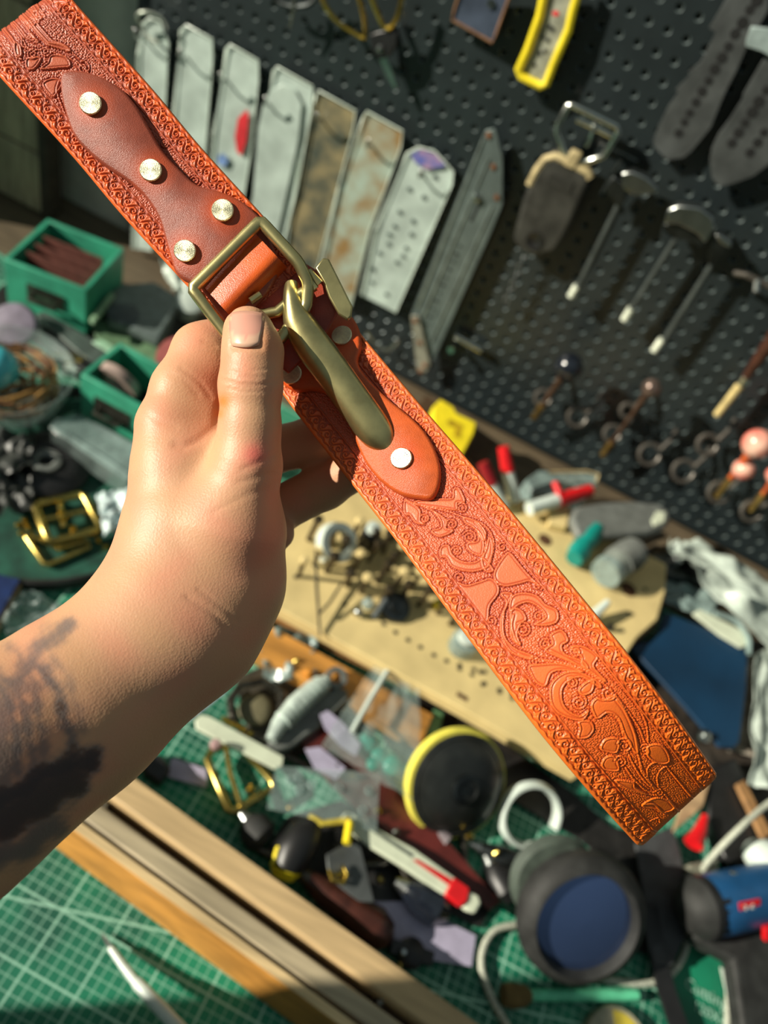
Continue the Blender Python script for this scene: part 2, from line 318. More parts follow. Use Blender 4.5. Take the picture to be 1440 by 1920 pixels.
def tool_strap(s, strokes, shapes, plain, tint_fn):
    R_ = 0.2; nu = len(s.u); v = np.arange(-22, 22.01, R_); nv = len(v); um = s.u * 1000; U0 = (0.0, -22.0)
    Dm = np.full((nu, nv), 9.0)
    for st in strokes: stroke_dist(Dm, U0, R_, s.uv(catmull(st, 5) if len(st) < 16 else st) * 1000)
    mask = np.zeros((nu, nv))
    X = um[:, None]; Y = v[None]
    for sh in shapes + plain:
        q = s.uv(catmull(sh, 5, True)) * 1000; mask = np.maximum(mask, inpoly(X, Y, q))
        stroke_dist(Dm, U0, R_, np.vstack([q, q[:1]]))
    mask = smooth(mask, 3)
    # border band motif, one 9 mm tile repeated
    PT = 8.6; nt_ = int(PT / R_); T = np.full((nt_ * 3, 40), 9.0); tw = []
    for rep in range(-1, 4):
        o = rep * PT
        tw.append([(o + PT * k / 24, 2.1 * math.sin(2 * math.pi * k / 24)) for k in range(25)])
        tw.append([(o + PT * k / 24, -2.1 * math.sin(2 * math.pi * k / 24)) for k in range(4, 9)])
        for (cx_, cy_, sg, a_) in ((0.25, -0.4, 1, 1.2), (0.75, 0.4, 1, 4.3)):
            tw.append(spiral((o + PT * cx_, cy_), 1.75, a_, sg, 1.3)); tw.append(spiral((o + PT * cx_ + 1.9, cy_ * -6.0), 0.95, a_ + 2, -sg, 0.9))
            tw.append([(o + PT * cx_ - 2.2, cy_ * 8.2), (o + PT * cx_, cy_ * 6.3), (o + PT * cx_ + 1.6, cy_ * 8.4)])
        tw.append([(o + PT * k / 24, 3.35 + 0.25 * math.cos(4 * math.pi * k / 24)) for k in range(25)]); tw.append([(o + PT * k / 24, -3.35 - 0.25 * math.cos(4 * math.pi * k / 24)) for k in range(25)])
    for st in tw: stroke_dist(T, (-0.0 - PT * 0 + 0.0, -3.9), R_, np.array(st, float))
    tile = T[nt_:2 * nt_]
    field = smooth((np.abs(v)[None] < 12.4).repeat(nu, 0) * 1.0, 3)
    h = np.zeros((nu, nv))
    # pebbled ground
    pit = 0.85; gi = int(um[-1] / pit) + 4; gj = int(46 / pit) + 4; jit = RNG.uniform(-0.3, 0.3, (gi, gj, 2))
    best = np.full((nu, nv), 9.0); a_i = (X / pit).astype(int) + 1; b_j = ((Y + 22) / pit).astype(int) + 1
    for di in (-1, 0, 1):
        for dj in (-1, 0, 1):
            ii = np.clip(a_i + di, 0, gi - 1); jj = np.clip(b_j + dj, 0, gj - 1)
            cu_ = (ii - 1 + 0.5) * pit + jit[ii, jj, 0]; cv_ = (jj - 1 + 0.5) * pit - 22 + jit[ii, jj, 1]
            best = np.minimum(best, np.hypot(X - cu_, Y - cv_))
    ground = field * (1 - mask)
    h += ground * (-0.55 + 0.34 * np.clip(1 - (best / 0.48) ** 2, 0, 1))
    rdg = np.exp(-(Dm / 0.30) ** 2) * field; g1 = np.exp(-((Dm - 0.62) / 0.24) ** 2) * field * (Dm < 5)
    h += 0.30 * rdg - 0.30 * g1
    band = np.zeros((nu, nv)); groove = g1 * 0.8
    for sgn in (-1, 1):
        bj = np.clip(((v * sgn - 17.0 + 3.9) / R_).round().astype(int), -1, 40); ok = (bj >= 0) & (bj < 40)
        tt = tile[(np.arange(nu) + (nt_ // 2 if sgn > 0 else 0)) % nt_][:, np.clip(bj, 0, 39)]
        gg = np.exp(-(tt / 0.3) ** 2) * ok[None]; h += -0.55 * gg + 0.22 * np.exp(-((tt - 0.75) / 0.3) ** 2) * ok[None]; groove = np.maximum(groove, gg * 0.8)
    for lv in (12.5, 13.3): 
        gl = np.exp(-((np.abs(v) - lv) / 0.22) ** 2)[None]; h += -0.45 * gl; groove = np.maximum(groove, gl.repeat(nu, 0) * 0.7)
    h += (-0.9 * np.clip((np.abs(v) - 20.9) / 1.1, 0, 1) ** 2)[None]
    gl = np.exp(-((np.abs(v) - 20.8) / 0.2) ** 2)[None]; h += -0.1 * gl
    h *= np.clip((s.n @ BXn) * 2.2 - 0.6, 0, 1)[:, None]
    lo = RNG.normal(0, 1, (nu // 40 + 3, nv // 40 + 3)); yy = np.arange(nu) / 40; xx = np.arange(nv) / 40
    lo = np.stack([np.interp(yy, np.arange(lo.shape[0]), lo[:, k]) for k in range(lo.shape[1])], 1); lo = np.stack([np.interp(xx, np.arange(lo.shape[1]), lo[r]) for r in range(nu)], 0)
    top = np.array(lin((216, 102, 58))); deep = np.array(lin((138, 36, 14)))
    k = np.clip(0.9 * groove + 0.30 * ground * (0.6 + 0.8 * np.clip(best / 0.48, 0, 1)) + 0.06 * lo - 0.25 * rdg, 0, 1)[..., None]
    col = tint_fn(um, v, top, deep, k)
    # closed cross-section: front samples, then edge and back
    ext = [(22.15, -1.4, 0.25), (22.1, -2.6, 0.2), (21.4, -3.3, 0.5), (-21.4, -3.3, 0.5), (-22.1, -2.6, 0.2), (-22.15, -1.4, 0.25)]
    VV = np.concatenate([v, [e[0] for e in ext]]); HH = np.concatenate([h, np.repeat([[e[1] for e in ext]], nu, 0)], 1)
    edge = np.array(lin((96, 40, 20))); CC = np.concatenate([col, np.repeat(np.array([[edge * e[2] * 2 for e in ext]]), nu, 0)], 1)
    Pt = s.c[:, None] + s.a[:, None] * (VV / 1000)[None, :, None] + s.n[:, None] * (HH / 1000)[..., None]
    nn = len(VV); idx = np.arange(nu * nn).reshape(nu, nn); nx_ = np.roll(idx, -1, 1)
    Fq = np.stack([idx[:-1], idx[1:], nx_[1:], nx_[:-1]], -1).reshape(-1, 4)
    return Pt.reshape(-1, 3), Fq, CC.reshape(-1, 3), idx
def z4(*p): return [(760 + x / 3, 880 + y / 3) for x, y in p]
def z5(*p): return [(960 + x / 3, 1180 + y / 3) for x, y in p]
def z1(*p): return [(x / 3, y / 3) for x, y in p]
def sp4(x, y, r, a, s, t=1.7): return spiral((760 + x / 3, 880 + y / 3), r / 3, math.radians(a), s, t)
def sp5(x, y, r, a, s, t=1.7): return spiral((960 + x / 3, 1180 + y / 3), r / 3, math.radians(a), s, t)
def sp1(x, y, r, a, s, t=1.7): return spiral((x / 3, y / 3), r / 3, math.radians(a), s, t)
LOW = Strap([(560, 625, 92, 0.004), (605, 684, 93, 0.001), (633, 720, 94), (728, 837, 97), (826, 956, 101), (937, 1098, 106), (1090, 1293, 111), (1190, 1418, 108), (1262, 1508, 101.5), (1271, 1519, 99.5), (1274, 1522, 95.5), (1272, 1520, 91), (1262, 1506, 88), (1235, 1470, 87)])
strokes = [z4((0, 170), (90, 205), (190, 215), (290, 228)), z4((90, 205), (180, 245), (240, 288)), z4((90, 205), (240, 235), (330, 268), (430, 300), (487, 370), (495, 450), (470, 520)),
    z4((395, 295), (435, 350), (452, 420), (440, 490)), z4((760, 1080), (880, 1085), (1030, 1135)), z4((820, 1020), (920, 1070), (1030, 1135)), z4((640, 1040), (700, 1060), (850, 1080)),
    z4((575, 760), (560, 800), (558, 840)), z4((610, 820), (600, 880), (615, 940), (640, 990)),
    z5((420, 235), (500, 290), (590, 380), (660, 470), (720, 560), (750, 640)), z5((590, 400), (640, 470), (690, 590), (710, 700), (740, 800), (800, 900)), z5((530, 470), (600, 510), (630, 600)),
    z5((640, 780), (690, 850), (760, 910), (810, 920)), z5((660, 710), (700, 790), (760, 870), (820, 905)), z5((720, 720), (730, 800), (780, 870)), z5((600, 880), (700, 920), (800, 935)),
    z5((810, 900), (770, 850), (765, 790), (800, 755), (850, 765)), z5((825, 890), (820, 830), (860, 780), (930, 790), (975, 850), (970, 920)), z5((850, 880), (860, 830), (900, 810), (940, 850), (930, 900)),
    z5((740, 980), (800, 985), (850, 1030), (920, 1010)), z5((770, 1080), (820, 1060), (830, 1085)), z5((880, 1030), (920, 1000), (915, 1030)), z5((950, 1000), (1000, 960), (1060, 910), (1040, 880)), z5((480, 160), (560, 260), (700, 420), (760, 540), (770, 640)),
    sp4(112, 278, 28, 170, 1), sp4(262, 308, 33, 160, 1), sp4(318, 215, 32, 200, 1), sp4(362, 378, 40, 200, 1, 2), sp4(292, 458, 30, 180, 1), sp4(545, 432, 26, 300, -1, 1.2), sp4(308, 612, 27, 200, 1, 1.2),
    sp4(742, 655, 30, 40, -1, 1.3), sp4(488, 852, 28, 40, -1, 1.3), sp4(750, 825, 32, 100, -1), sp4(665, 903, 45, 230, 1, 2), sp4(790, 985, 34, 300, -1), sp4(960, 1025, 34, 300, -1), sp4(725, 1082, 32, 0, -1),
    sp4(940, 1203, 34, 230, 1), sp4(980, 1312, 44, 300, 1, 2), sp4(1145, 1262, 42, 10, 1, 1.8), sp5(635, 657, 44, 200, 1, 2), sp5(612, 748, 36, 200, 1), sp5(750, 685, 34, 300, -1), sp5(832, 922, 30, 0, 1), sp5(920, 925, 42, 340, 1, 1.2), sp5(998, 862, 22, 0, 1, 1), sp5(1042, 888, 20, 0, 1, 1)]
shapes = [z4((50, 195), (100, 170), (200, 165), (265, 160), (270, 110), (300, 105), (325, 150), (330, 180), (290, 185), (285, 225), (190, 215)), z4((0, 180), (50, 200), (85, 235), (85, 290), (110, 310), (60, 300), (30, 260), (0, 250)),
    z4((160, 235), (235, 290), (228, 330), (270, 345), (200, 380), (150, 350), (200, 330), (200, 290)), z4((330, 268), (400, 290), (450, 350), (440, 400), (390, 330), (340, 300)),
    z4((355, 415), (410, 400), (405, 340), (440, 400), (430, 480), (380, 470), (350, 440)), z4((200, 490), (205, 440), (245, 430), (265, 480), (320, 520), (400, 520), (450, 460), (470, 380), (490, 420), (480, 520), (440, 560), (360, 575), (270, 550), (235, 500)),
    z4((430, 500), (470, 530), (495, 570), (450, 570)), z4((600, 720), (660, 695), (740, 710), (790, 760), (850, 790), (855, 850), (800, 875), (730, 870), (790, 830), (760, 780), (700, 745), (640, 760), (590, 800)),
    z4((600, 790), (650, 790), (680, 840), (650, 870), (630, 930), (650, 990), (600, 950), (595, 860)), z4((540, 700), (600, 700), (575, 760), (555, 830), (560, 940), (620, 1010), (720, 1050), (700, 1070), (600, 1030), (545, 940), (540, 840), (570, 750)),
    z4((790, 1020), (830, 980), (820, 930), (880, 905), (915, 960), (880, 990), (900, 1040), (1000, 1080), (1020, 1120), (900, 1070)), z4((930, 1000), (1000, 995), (1080, 1050), (1060, 1110), (1130, 1190), (1100, 1180), (1000, 1100), (990, 1050)),
    z4((700, 1110), (760, 1100), (880, 1095), (1000, 1140), (880, 1130), (820, 1150), (790, 1220), (740, 1200), (710, 1150)), z5((220, 400), (225, 310), (290, 250), (370, 240), (480, 290), (500, 330), (400, 270), (320, 290), (280, 350), (300, 440), (380, 490), (430, 460), (400, 510), (320, 500), (250, 460)),
    z5((420, 300), (460, 290), (450, 350), (400, 370), (380, 340)), z5((380, 520), (440, 520), (460, 560), (430, 605), (375, 610), (385, 560)), z5((450, 430), (480, 390), (520, 400), (590, 380), (660, 500), (710, 640), (700, 700), (640, 600), (600, 500), (540, 470), (490, 500), (470, 490)),
    z5((500, 670), (530, 620), (600, 620), (590, 690), (540, 690)), z5((505, 760), (530, 720), (580, 720), (600, 790), (530, 790)), z5((770, 660), (850, 660), (890, 740), (840, 760), (770, 720)), z5((580, 850), (680, 860), (690, 890), (760, 930), (660, 900)),
    z5((730, 990), (800, 950), (870, 960), (930, 1000), (850, 1030), (800, 1010))]
plain = [z4((560, 480), (505, 570), (510, 625), (560, 655), (640, 640), (700, 625), (760, 655), (700, 600), (640, 530), (590, 470)), z4((290, 640), (350, 655), (420, 635), (480, 615), (520, 650), (522, 700), (475, 770), (465, 850), (430, 850), (370, 770), (310, 690))]
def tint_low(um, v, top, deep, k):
    g = np.clip((um - 150) / 110, 0, 1)[:, None, None]; t_ = top * (1 - g) + np.array(lin((255, 118, 14))) * g; k = k * (1 - 0.4 * g); d_ = deep * (1 - g) + np.array(lin((190, 56, 4))) * g  # orange brightens towards the strap's end, offsetting its shade in the colour
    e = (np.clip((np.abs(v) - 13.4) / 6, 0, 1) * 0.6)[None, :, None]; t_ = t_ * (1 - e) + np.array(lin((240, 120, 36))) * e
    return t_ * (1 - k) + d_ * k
UPP = Strap([(80, 84, 84), (50, 50, 86), (38, 34, 90), (36, 31, 94), (40, 36, 97.5), (50, 48, 98.6), (73, 77, 99), (206, 224, 98), (300, 336, 97.5), (415, 462, 97), (470, 525, 96.5), (500, 560, 96)])
st_u = [z1((120, 190), (250, 235), (360, 260), (460, 340)), z1((120, 200), (190, 230), (300, 290), (400, 330), (440, 370)), z1((110, 190), (150, 130), (240, 90), (310, 120)), z1((100, 200), (80, 260), (90, 320), (120, 330)), z1((120, 205), (150, 260), (180, 280)),
    z1((120, 195), (130, 260), (230, 280)), z1((160, 190), (230, 190), (270, 210)), z1((420, 330), (480, 390), (560, 480), (640, 600)), z1((330, 460), (320, 520), (370, 650), (400, 720)), z1((0, 215), (60, 235), (110, 190)),
    sp1(180, 300, 32, 30, 1), sp1(255, 285, 32, 0, 1), sp1(262, 198, 25, 0, 1), sp1(470, 380, 38, 250, 1), sp1(125, 155, 25, 0, 1), sp1(720, 1020, 30, 0, 1), sp1(1095, 1015, 34, 0, 1), sp1(925, 805, 24, 0, 1),
    sp1(200, 90, 40, 0, -1, 1.2), z1((160, 120), (200, 60), (250, 60)), z1((180, 150), (230, 120), (290, 160))]
sh_u = [z1((150, 330), (200, 320), (230, 330), (190, 385), (150, 380)), z1((290, 310), (370, 320), (395, 370), (330, 380), (230, 385), (270, 350)), z1((160, 190), (250, 215), (360, 250), (400, 290), (330, 270), (220, 235)),
    z1((240, 470), (300, 440), (350, 460), (320, 520), (290, 540)), z1((75, 240), (110, 250), (120, 310), (90, 310)), z1((170, 130), (240, 105), (310, 110), (300, 160), (230, 150), (180, 170)), z1((130, 30), (200, 60), (215, 30), (150, 10))]
def tint_up(um, v, top, deep, k):
    t_ = top * 0.62 + np.array(lin((170, 80, 60))) * 0.2; e = (np.clip((np.abs(v) - 13.4) / 5, 0, 1) * 0.8)[None, :, None]; t_ = t_ * (1 - e) + np.array(lin((240, 104, 30))) * e
    return t_ * (1 - k) + deep * k
belt = thing('leather_belt', tuple(float(q) for q in LOW.P(0.1, 0, 0.0)), 'tooled orange leather belt with brass hook buckle held up in front of the bench', 'belt')
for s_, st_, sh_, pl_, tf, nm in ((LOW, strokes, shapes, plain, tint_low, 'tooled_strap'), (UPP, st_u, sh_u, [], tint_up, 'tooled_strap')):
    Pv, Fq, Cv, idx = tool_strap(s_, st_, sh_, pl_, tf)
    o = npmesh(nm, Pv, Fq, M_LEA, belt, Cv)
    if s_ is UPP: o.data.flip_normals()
# overlay patches
def patch_mat(name, rgb, halo, pts, rad=0.011, rough=0.4):
    m = mat(name, rgb, rough, var=0.06, scale=160, bump=0.3, bscale=2600); n = m.node_tree.nodes; l = m.node_tree.links; b = n['Principled BSDF']
    src = b.inputs['Base Color'].links[0].from_socket; t = n.new('ShaderNodeTexCoord'); acc = None
    for p in pts:
        d = n.new('ShaderNodeVectorMath'); d.operation = 'DISTANCE'; l.new(t.outputs['Object'], d.inputs[0]); d.inputs[1].default_value = p
        mr = n.new('ShaderNodeMapRange'); mr.inputs[1].default_value = 0.0045; mr.inputs[2].default_value = rad; mr.inputs[3].default_value = 0.85; mr.inputs[4].default_value = 0.0; l.new(d.outputs['Value'], mr.inputs[0])
        if acc is None: acc = mr.outputs[0]
        else:
            x = n.new('ShaderNodeMath'); x.operation = 'MAXIMUM'; l.new(acc, x.inputs[0]); l.new(mr.outputs[0], x.inputs[1]); acc = x.outputs[0]
    mx = n.new('ShaderNodeMix'); mx.data_type = 'RGBA'; l.new(acc, mx.inputs[0]); l.new(src, mx.inputs[6]); mx.inputs[7].default_value = (*lin(halo), 1); l.new(mx.outputs[2], b.inputs['Base Color'])
    return m
def patch(strap, outline, h0_, th, m, name):
    uv = strap.uv(catmull(outline, 4, True)); n_ = len(uv); bo = Vector(belt['_w'])
    lv = [(0.0, h0_), (0.0, h0_ + th * 0.55), (0.0005, h0_ + th * 0.85), (0.0013, h0_ + th)]
    c = uv.mean(0); rings = []
    nx = np.roll(uv, -1, 0) - np.roll(uv, 1, 0); nr = np.stack([nx[:, 1], -nx[:, 0]], 1); nr /= np.linalg.norm(nr, axis=1)[:, None] + 1e-9
    area = 0.5 * np.sum(uv[:, 0] * np.roll(uv[:, 1], -1) - np.roll(uv[:, 0], -1) * uv[:, 1]); nr *= (-1 if area > 0 else 1)
    mb = MB()
    for ins, hh in lv:
        q = uv + nr * ins; rings.append([Vector(p) for p in strap.P(q[:, 0], q[:, 1], np.full(n_, hh))])
    mb.rings(rings); o = mb.build(name, m, belt, angle=50); return o
rv_u = [(176, 203), (288, 327), (421, 401), (351, 476)]; rv_l = [(645, 637), (553, 711), (756, 866)]
def rel(strap, pts, h=0.003): q = strap.uv(pts); return [tuple(strap.P(np.array(a), np.array(b), np.array(h)) - np.array(belt['_w'])) for a, b in q]
m_pu = patch_mat('patch_leather_dark', (142, 66, 46), (176, 66, 18), rel(UPP, rv_u)); m_pl = patch_mat('patch_leather_orange', (196, 86, 34), (206, 74, 12), rel(LOW, rv_l))
patch(UPP, z1((365, 425), (480, 418), (600, 460), (700, 525), (780, 620), (850, 740), (920, 860), (1010, 960), (1110, 1050), (1230, 1085), (1340, 1130), (1420, 1190)) + [(500, 430), (520, 520), (440, 610)] + z1((1140, 1640), (1010, 1560), (960, 1440), (910, 1260), (840, 1140), (740, 1040), (620, 960), (520, 880), (430, 780), (380, 650), (355, 530)), 0.0002, 0.0032, m_pu, 'leather_overlay')
patch(LOW, [(560, 640), (597, 596), (622, 577), (652, 588), (672, 614), (678, 650), (672, 682), (690, 712), (730, 752), (776, 790), (806, 826), (824, 868), (826, 905), (814, 936), (788, 938), (752, 930), (716, 905), (688, 870), (664, 818), (642, 772), (618, 745), (590, 735), (560, 738), (536, 726), (524, 700), (535, 668)], 0.0002, 0.0034, m_pl, 'leather_overlay')
m_rivet = mat('brushed_brass', (232, 226, 190), 0.38, 1.0, var=0.05, scale=1200, bump=0.25, bscale=3000)
m_brass = mat('antique_brass', (190, 179, 126), 0.31, 0.92, var=0.10, scale=90, bump=0.04, bscale=2500)
b_ = m_rivet.node_tree.nodes['Principled BSDF']; b_.inputs['Anisotropic'].default_value = 0.6; tg = m_rivet.node_tree.nodes.new('ShaderNodeTangent'); tg.direction_type = 'RADIAL'; tg.axis = 'Z'; m_rivet.node_tree.links.new(tg.outputs[0], b_.inputs['Tangent'])
RIV = None
for strap, pts in ((UPP, rv_u), (LOW, rv_l)):
    for p in pts:
        (u_, v_), = strap.uv([p]); b_ = Vector(strap.P(np.array(u_), np.array(v_), np.array(0.0030))); ax = Vector(strap.P(np.array(u_), np.array(v_), np.array(1.0))) - b_
        rt = Matrix.Translation(b_ - Vector(belt['_w'])) @ ax.to_track_quat('Z', 'Y').to_matrix().to_4x4()
        if RIV is None:
            RIV = MB().lathe((0, 0, 0), (0, 0, 1), [(0.0044, 0), (0.00465, 0.0003), (0.00465, 0.0017), (0.0043, 0.0021), (0.0002, 0.00212)], 40).build('rivet', m_rivet, belt, angle=18); RIV.data.transform(Matrix.Translation(Vector(belt['_w']))); q_ = RIV
        else: q_ = RIV.copy(); C.objects.link(q_)
        q_.matrix_local = rt
# brass frame
fr = [(*q, d) for q, d in zip([(488, 413), (360, 541), (452, 662), (520, 640), (574, 575), (578, 530), (560, 492)], [322.5, 322.5, 324, 327, 327, 325, 323])]
fp = []
cr = [cp(*q) for q in fr]
for i, p in enumerate(cr):
    a_, b_ = cr[i - 1], cr[(i + 1) % len(cr)]
    for q in (0.0035, 0.0012): fp.append(p + (a_ - p).normalized() * q)
    for q in (0.0012, 0.0035): fp.append(p + (b_ - p).normalized() * q)
MB().sweep(fp, [(-.0026, -.0010), (-.0019, -.0017), (.0019, -.0017), (.0026, -.0010), (.0025, .0004), (.0017, .0015), (.0006, .0019), (-.0006, .0019), (-.0017, .0015), (-.0025, .0004)], BX, True).build('buckle_frame', m_brass, belt)
# leather loop through the frame
rg = []
for k in range(11):
    t_ = k / 10; d_ = 325.5 - 3.5 * math.sin(t_ * math.pi * 0.7) + max(t_ - 0.6, 0) ** 2 * 60
    A_ = (478 + 62 * t_, 437 + 66 * t_); B_ = (384 + 56 * t_, 540 + 62 * t_)
    rg.append([cp(A_[0], A_[1], d_ + 0.4), cp((A_[0] * 3 + B_[0]) / 4, (A_[1] * 3 + B_[1]) / 4, d_), cp((A_[0] + B_[0] * 3) / 4, (A_[1] + B_[1] * 3) / 4, d_), cp(B_[0], B_[1], d_ + 0.4), cp(B_[0], B_[1], d_ + 3.2), cp(A_[0], A_[1], d_ + 3.2)])
m_loop = mat('loop_leather', (198, 84, 24), 0.32, var=0.08, scale=90, bump=0.2, bscale=2200)
MB().rings(rg).build('leather_loop', m_loop, belt, angle=60)
MB().poly([cp(*q, 333) for q in ((505, 480), (560, 485), (600, 510), (640, 575), (600, 640), (540, 700), (470, 640), (450, 570))], BX * -0.003).build('strap_end', mat('strap_end_leather', (150, 54, 30), 0.4, bump=0.2, bscale=1500), belt, bevel=0.0008)
# hook
hk = [(549, 542, 332, 16), (549, 560, 330, 18), (553, 584, 329, 23), (562, 608, 328.5, 30), (584, 644, 328, 34), (620, 692, 328, 34), (656, 742, 328, 34), (692, 792, 328, 34), (709, 816, 328.5, 32), (720, 831, 330, 26), (726, 839, 331, 14)]
hs = catmull(hk, 4); pf = [(math.copysign(abs(math.cos(a_)) ** 0.9, math.cos(a_)), (0.0058 if math.sin(a_) > 0 else 0.0012) * math.copysign(abs(math.sin(a_)) ** 1.0, math.sin(a_))) for a_ in np.linspace(0, 2 * math.pi, 29)[:-1]]
MB().sweep([cp(q[0], q[1], q[2]) for q in hs], pf, BX, scale=[q[3] / F * q[2] / 1000 for q in hs]).build('buckle_hook', m_brass, belt)
MB().tube([cp(490, 590, 329), cp(520, 585, 329), cp(550, 560, 328), cp(590, 535, 327)], 0.0024, 12).build('hook_hinge', m_brass, belt)
MB().poly([cp(*q, 326) for q in ((590, 502), (605, 483), (616, 484), (661, 574), (659, 592), (652, 600), (634, 588), (616, 556), (606, 528))], BX * -0.003).build('buckle_bracket', m_brass, belt, bevel=0.0007)
for a_, b_ in (((578, 508), (600, 532)), ((576, 520), (592, 542)), ((470, 565), (488, 552))):
    MB().tube([cp(*a_, 325), cp(*b_, 326)], 0.0016, 8).build('hinge_pin', m_brass, belt)

# ------------------------------------------------------------------ hand and forearm
def cc(px, py, D): return np.array([(px - 720) / F * D, -(py - 960) / F * D, -D])
def caps(P, a, b, ra, rb):
    d = b - a; L2 = (d ** 2).sum(); t = np.clip(((P - a) @ d) / L2, 0, 1); q = P - a - t[..., None] * d
    return np.sqrt((q ** 2).sum(-1)) - (ra + (rb - ra) * t)
def smin(a, b, k): h_ = np.clip(k - np.abs(a - b), 0, None) / k; return np.minimum(a, b) - h_ * h_ * k * 0.25
def chain(P, pts, k=3.0):
    d = None
    for (a, ra), (b, rb) in zip(pts[:-1], pts[1:]):
        c_ = caps(P, a, b, ra, rb); d = c_ if d is None else smin(d, c_, k)
    return d
ARM = [(cc(-420, 1665, 235), 33), (cc(-35, 1400, 276), 29), (cc(150, 1280, 300), 24.5), (cc(280, 1163, 314), 21)]
ARM2 = [(cc(-560, 1880, 232), 33), (cc(-103, 1545, 276), 29), (cc(150, 1360, 302), 25), (cc(375, 1186, 322), 20.5)]
PALM = [([(cc(275, 1155, 314), 20), (cc(322, 1000, 322), 19.5), (cc(330, 880, 326), 17)]), ([(cc(375, 1180, 320), 21), (cc(425, 1090, 325), 23), (cc(440, 1000, 322), 21)]), ([(cc(360, 1150, 335), 20), (cc(380, 980, 345), 18), (cc(400, 900, 348), 15)])]
THUMB = [(cc(432, 985, 317), 20.5), (cc(462, 872, 314), 13.6), (cc(468, 800, 313), 11.7), (cc(470, 722, 313), 12.0), (cc(474, 660, 314.5), 11.5), (cc(466, 622, 316), 10.2)]
INDEX = [(cc(330, 880, 326), 16.5), (cc(317, 800, 327), 13.2), (cc(340, 730, 331), 12.3), (cc(374, 658, 338), 11.2), (cc(430, 640, 350), 9.8), (cc(480, 655, 356), 8.5)]
WEB = [(cc(378, 850, 330), 13.5), (cc(384, 775, 335), 11.5), (cc(398, 700, 339), 10.5), (cc(412, 655, 343), 10)]
MIDDLE = [(cc(375, 900, 346), 14), (cc(400, 820, 360), 12.5), (cc(490, 850, 376), 11.8), (cc(590, 825, 372), 10.8), (cc(665, 795, 360), 9.5)]
RING = [(cc(400, 960, 350), 14), (cc(430, 930, 362), 12.5), (cc(510, 962, 378), 11.5), (cc(610, 912, 372), 10.6), (cc(690, 868, 358), 9.2)]
PINKY = [(cc(420, 1030, 345), 13), (cc(450, 1010, 358), 11), (cc(485, 1030, 368), 9.5), (cc(520, 1000, 366), 8)]
def hand_sdf(P):
    d = smin(chain(P, ARM, 8), chain(P, ARM2, 8), 34)
    pl = smin(chain(P, PALM[0], 8), chain(P, PALM[1], 8), 26); pl = smin(pl, chain(P, PALM[2], 8), 14); d = smin(d, pl, 18)
    d = smin(d, chain(P, THUMB, 5), 7)
    d = smin(d, chain(P, WEB, 6), 9)
    for ch_, k in ((INDEX, 9), (MIDDLE, 5), (RING, 5), (PINKY, 5)): d = smin(d, chain(P, ch_, 4), k)
    return d
vox = 1.05
lo = np.array([-225., -175., -392.]); hi = np.array([4., 86., -205.])
ns = ((hi - lo) / vox).astype(int) + 1
G = np.empty(tuple(ns), np.float32); gx, gy, gz = [lo[k] + vox * np.arange(ns[k]) for k in range(3)]
for i in range(0, ns[0], 16):
    Pg = np.stack(np.meshgrid(gx[i:i + 16], gy, gz, indexing='ij'), -1); G[i:i + 16] = hand_sdf(Pg)
def surface_nets(G, lo, vox):
    S = G < 0; nx, ny, nz = G.shape; cnt = np.zeros((nx - 1, ny - 1, nz - 1), np.int8)
    for dx in (0, 1):
        for dy in (0, 1):
            for dz in (0, 1): cnt += S[dx:nx - 1 + dx, dy:ny - 1 + dy, dz:nz - 1 + dz]
    act = (cnt > 0) & (cnt < 8); I = np.argwhere(act); ids = -np.ones(act.shape, np.int64); ids[act] = np.arange(len(I))
    acc = np.zeros((len(I), 3)); num = np.zeros(len(I))
    cs = [(a, b, c) for a in (0, 1) for b in (0, 1) for c in (0, 1)]
    for a in cs:
        for ax in range(3):
            if a[ax]: continue
            b = list(a); b[ax] = 1; va = G[I[:, 0] + a[0], I[:, 1] + a[1], I[:, 2] + a[2]]; vb = G[I[:, 0] + b[0], I[:, 1] + b[1], I[:, 2] + b[2]]
            m = (va < 0) != (vb < 0); t = np.where(m, va / np.where(m, va - vb, 1), 0); p = np.array(a, float)[None].repeat(len(I), 0); p[:, ax] += t; acc += p * m[:, None]; num += m
    V = lo + (I + acc / num[:, None]) * vox; Fq = []
    for ax in range(3):
        sl0 = [slice(None)] * 3; sl1 = [slice(None)] * 3; sl0[ax] = slice(0, -1); sl1[ax] = slice(1, None)
        A = S[tuple(sl0)]; B = S[tuple(sl1)]; e = np.argwhere(A != B); o1, o2 = [(1, 2), (2, 0), (0, 1)][ax]
        e = e[(e[:, o1] > 0) & (e[:, o2] > 0)]; e = e[(e[:, o1] < G.shape[o1] - 1) & (e[:, o2] < G.shape[o2] - 1)]
        fl = A[e[:, 0], e[:, 1], e[:, 2]]
        def g(d1, d2):
            q = e.copy(); q[:, o1] += d1; q[:, o2] += d2; return ids[q[:, 0], q[:, 1], q[:, 2]]
        q = np.stack([g(-1, -1), g(0, -1), g(0, 0), g(-1, 0)], 1); q[~fl] = q[~fl][:, ::-1]; Fq.append(q)
    return V, np.concatenate(Fq)
HV, HF = surface_nets(G, lo, vox); del G
HF = HF[(HF >= 0).all(1)]
for _ in range(2):
    e = 0.3; d0 = hand_sdf(HV); gr = np.stack([hand_sdf(HV + np.eye(3)[k] * e) - d0 for k in range(3)], 1) / e; gl_ = np.linalg.norm(gr, axis=1); HV = HV - gr * (d0 / np.maximum(gl_, .3) ** 2)[:, None]
nrm = gr / np.maximum(gl_, 1e-6)[:, None]
hpx = 720 + F * HV[:, 0] / -HV[:, 2]; hpy = 960 - F * HV[:, 1] / -HV[:, 2]; front = np.clip(nrm[:, 2] * 2, 0, 1)
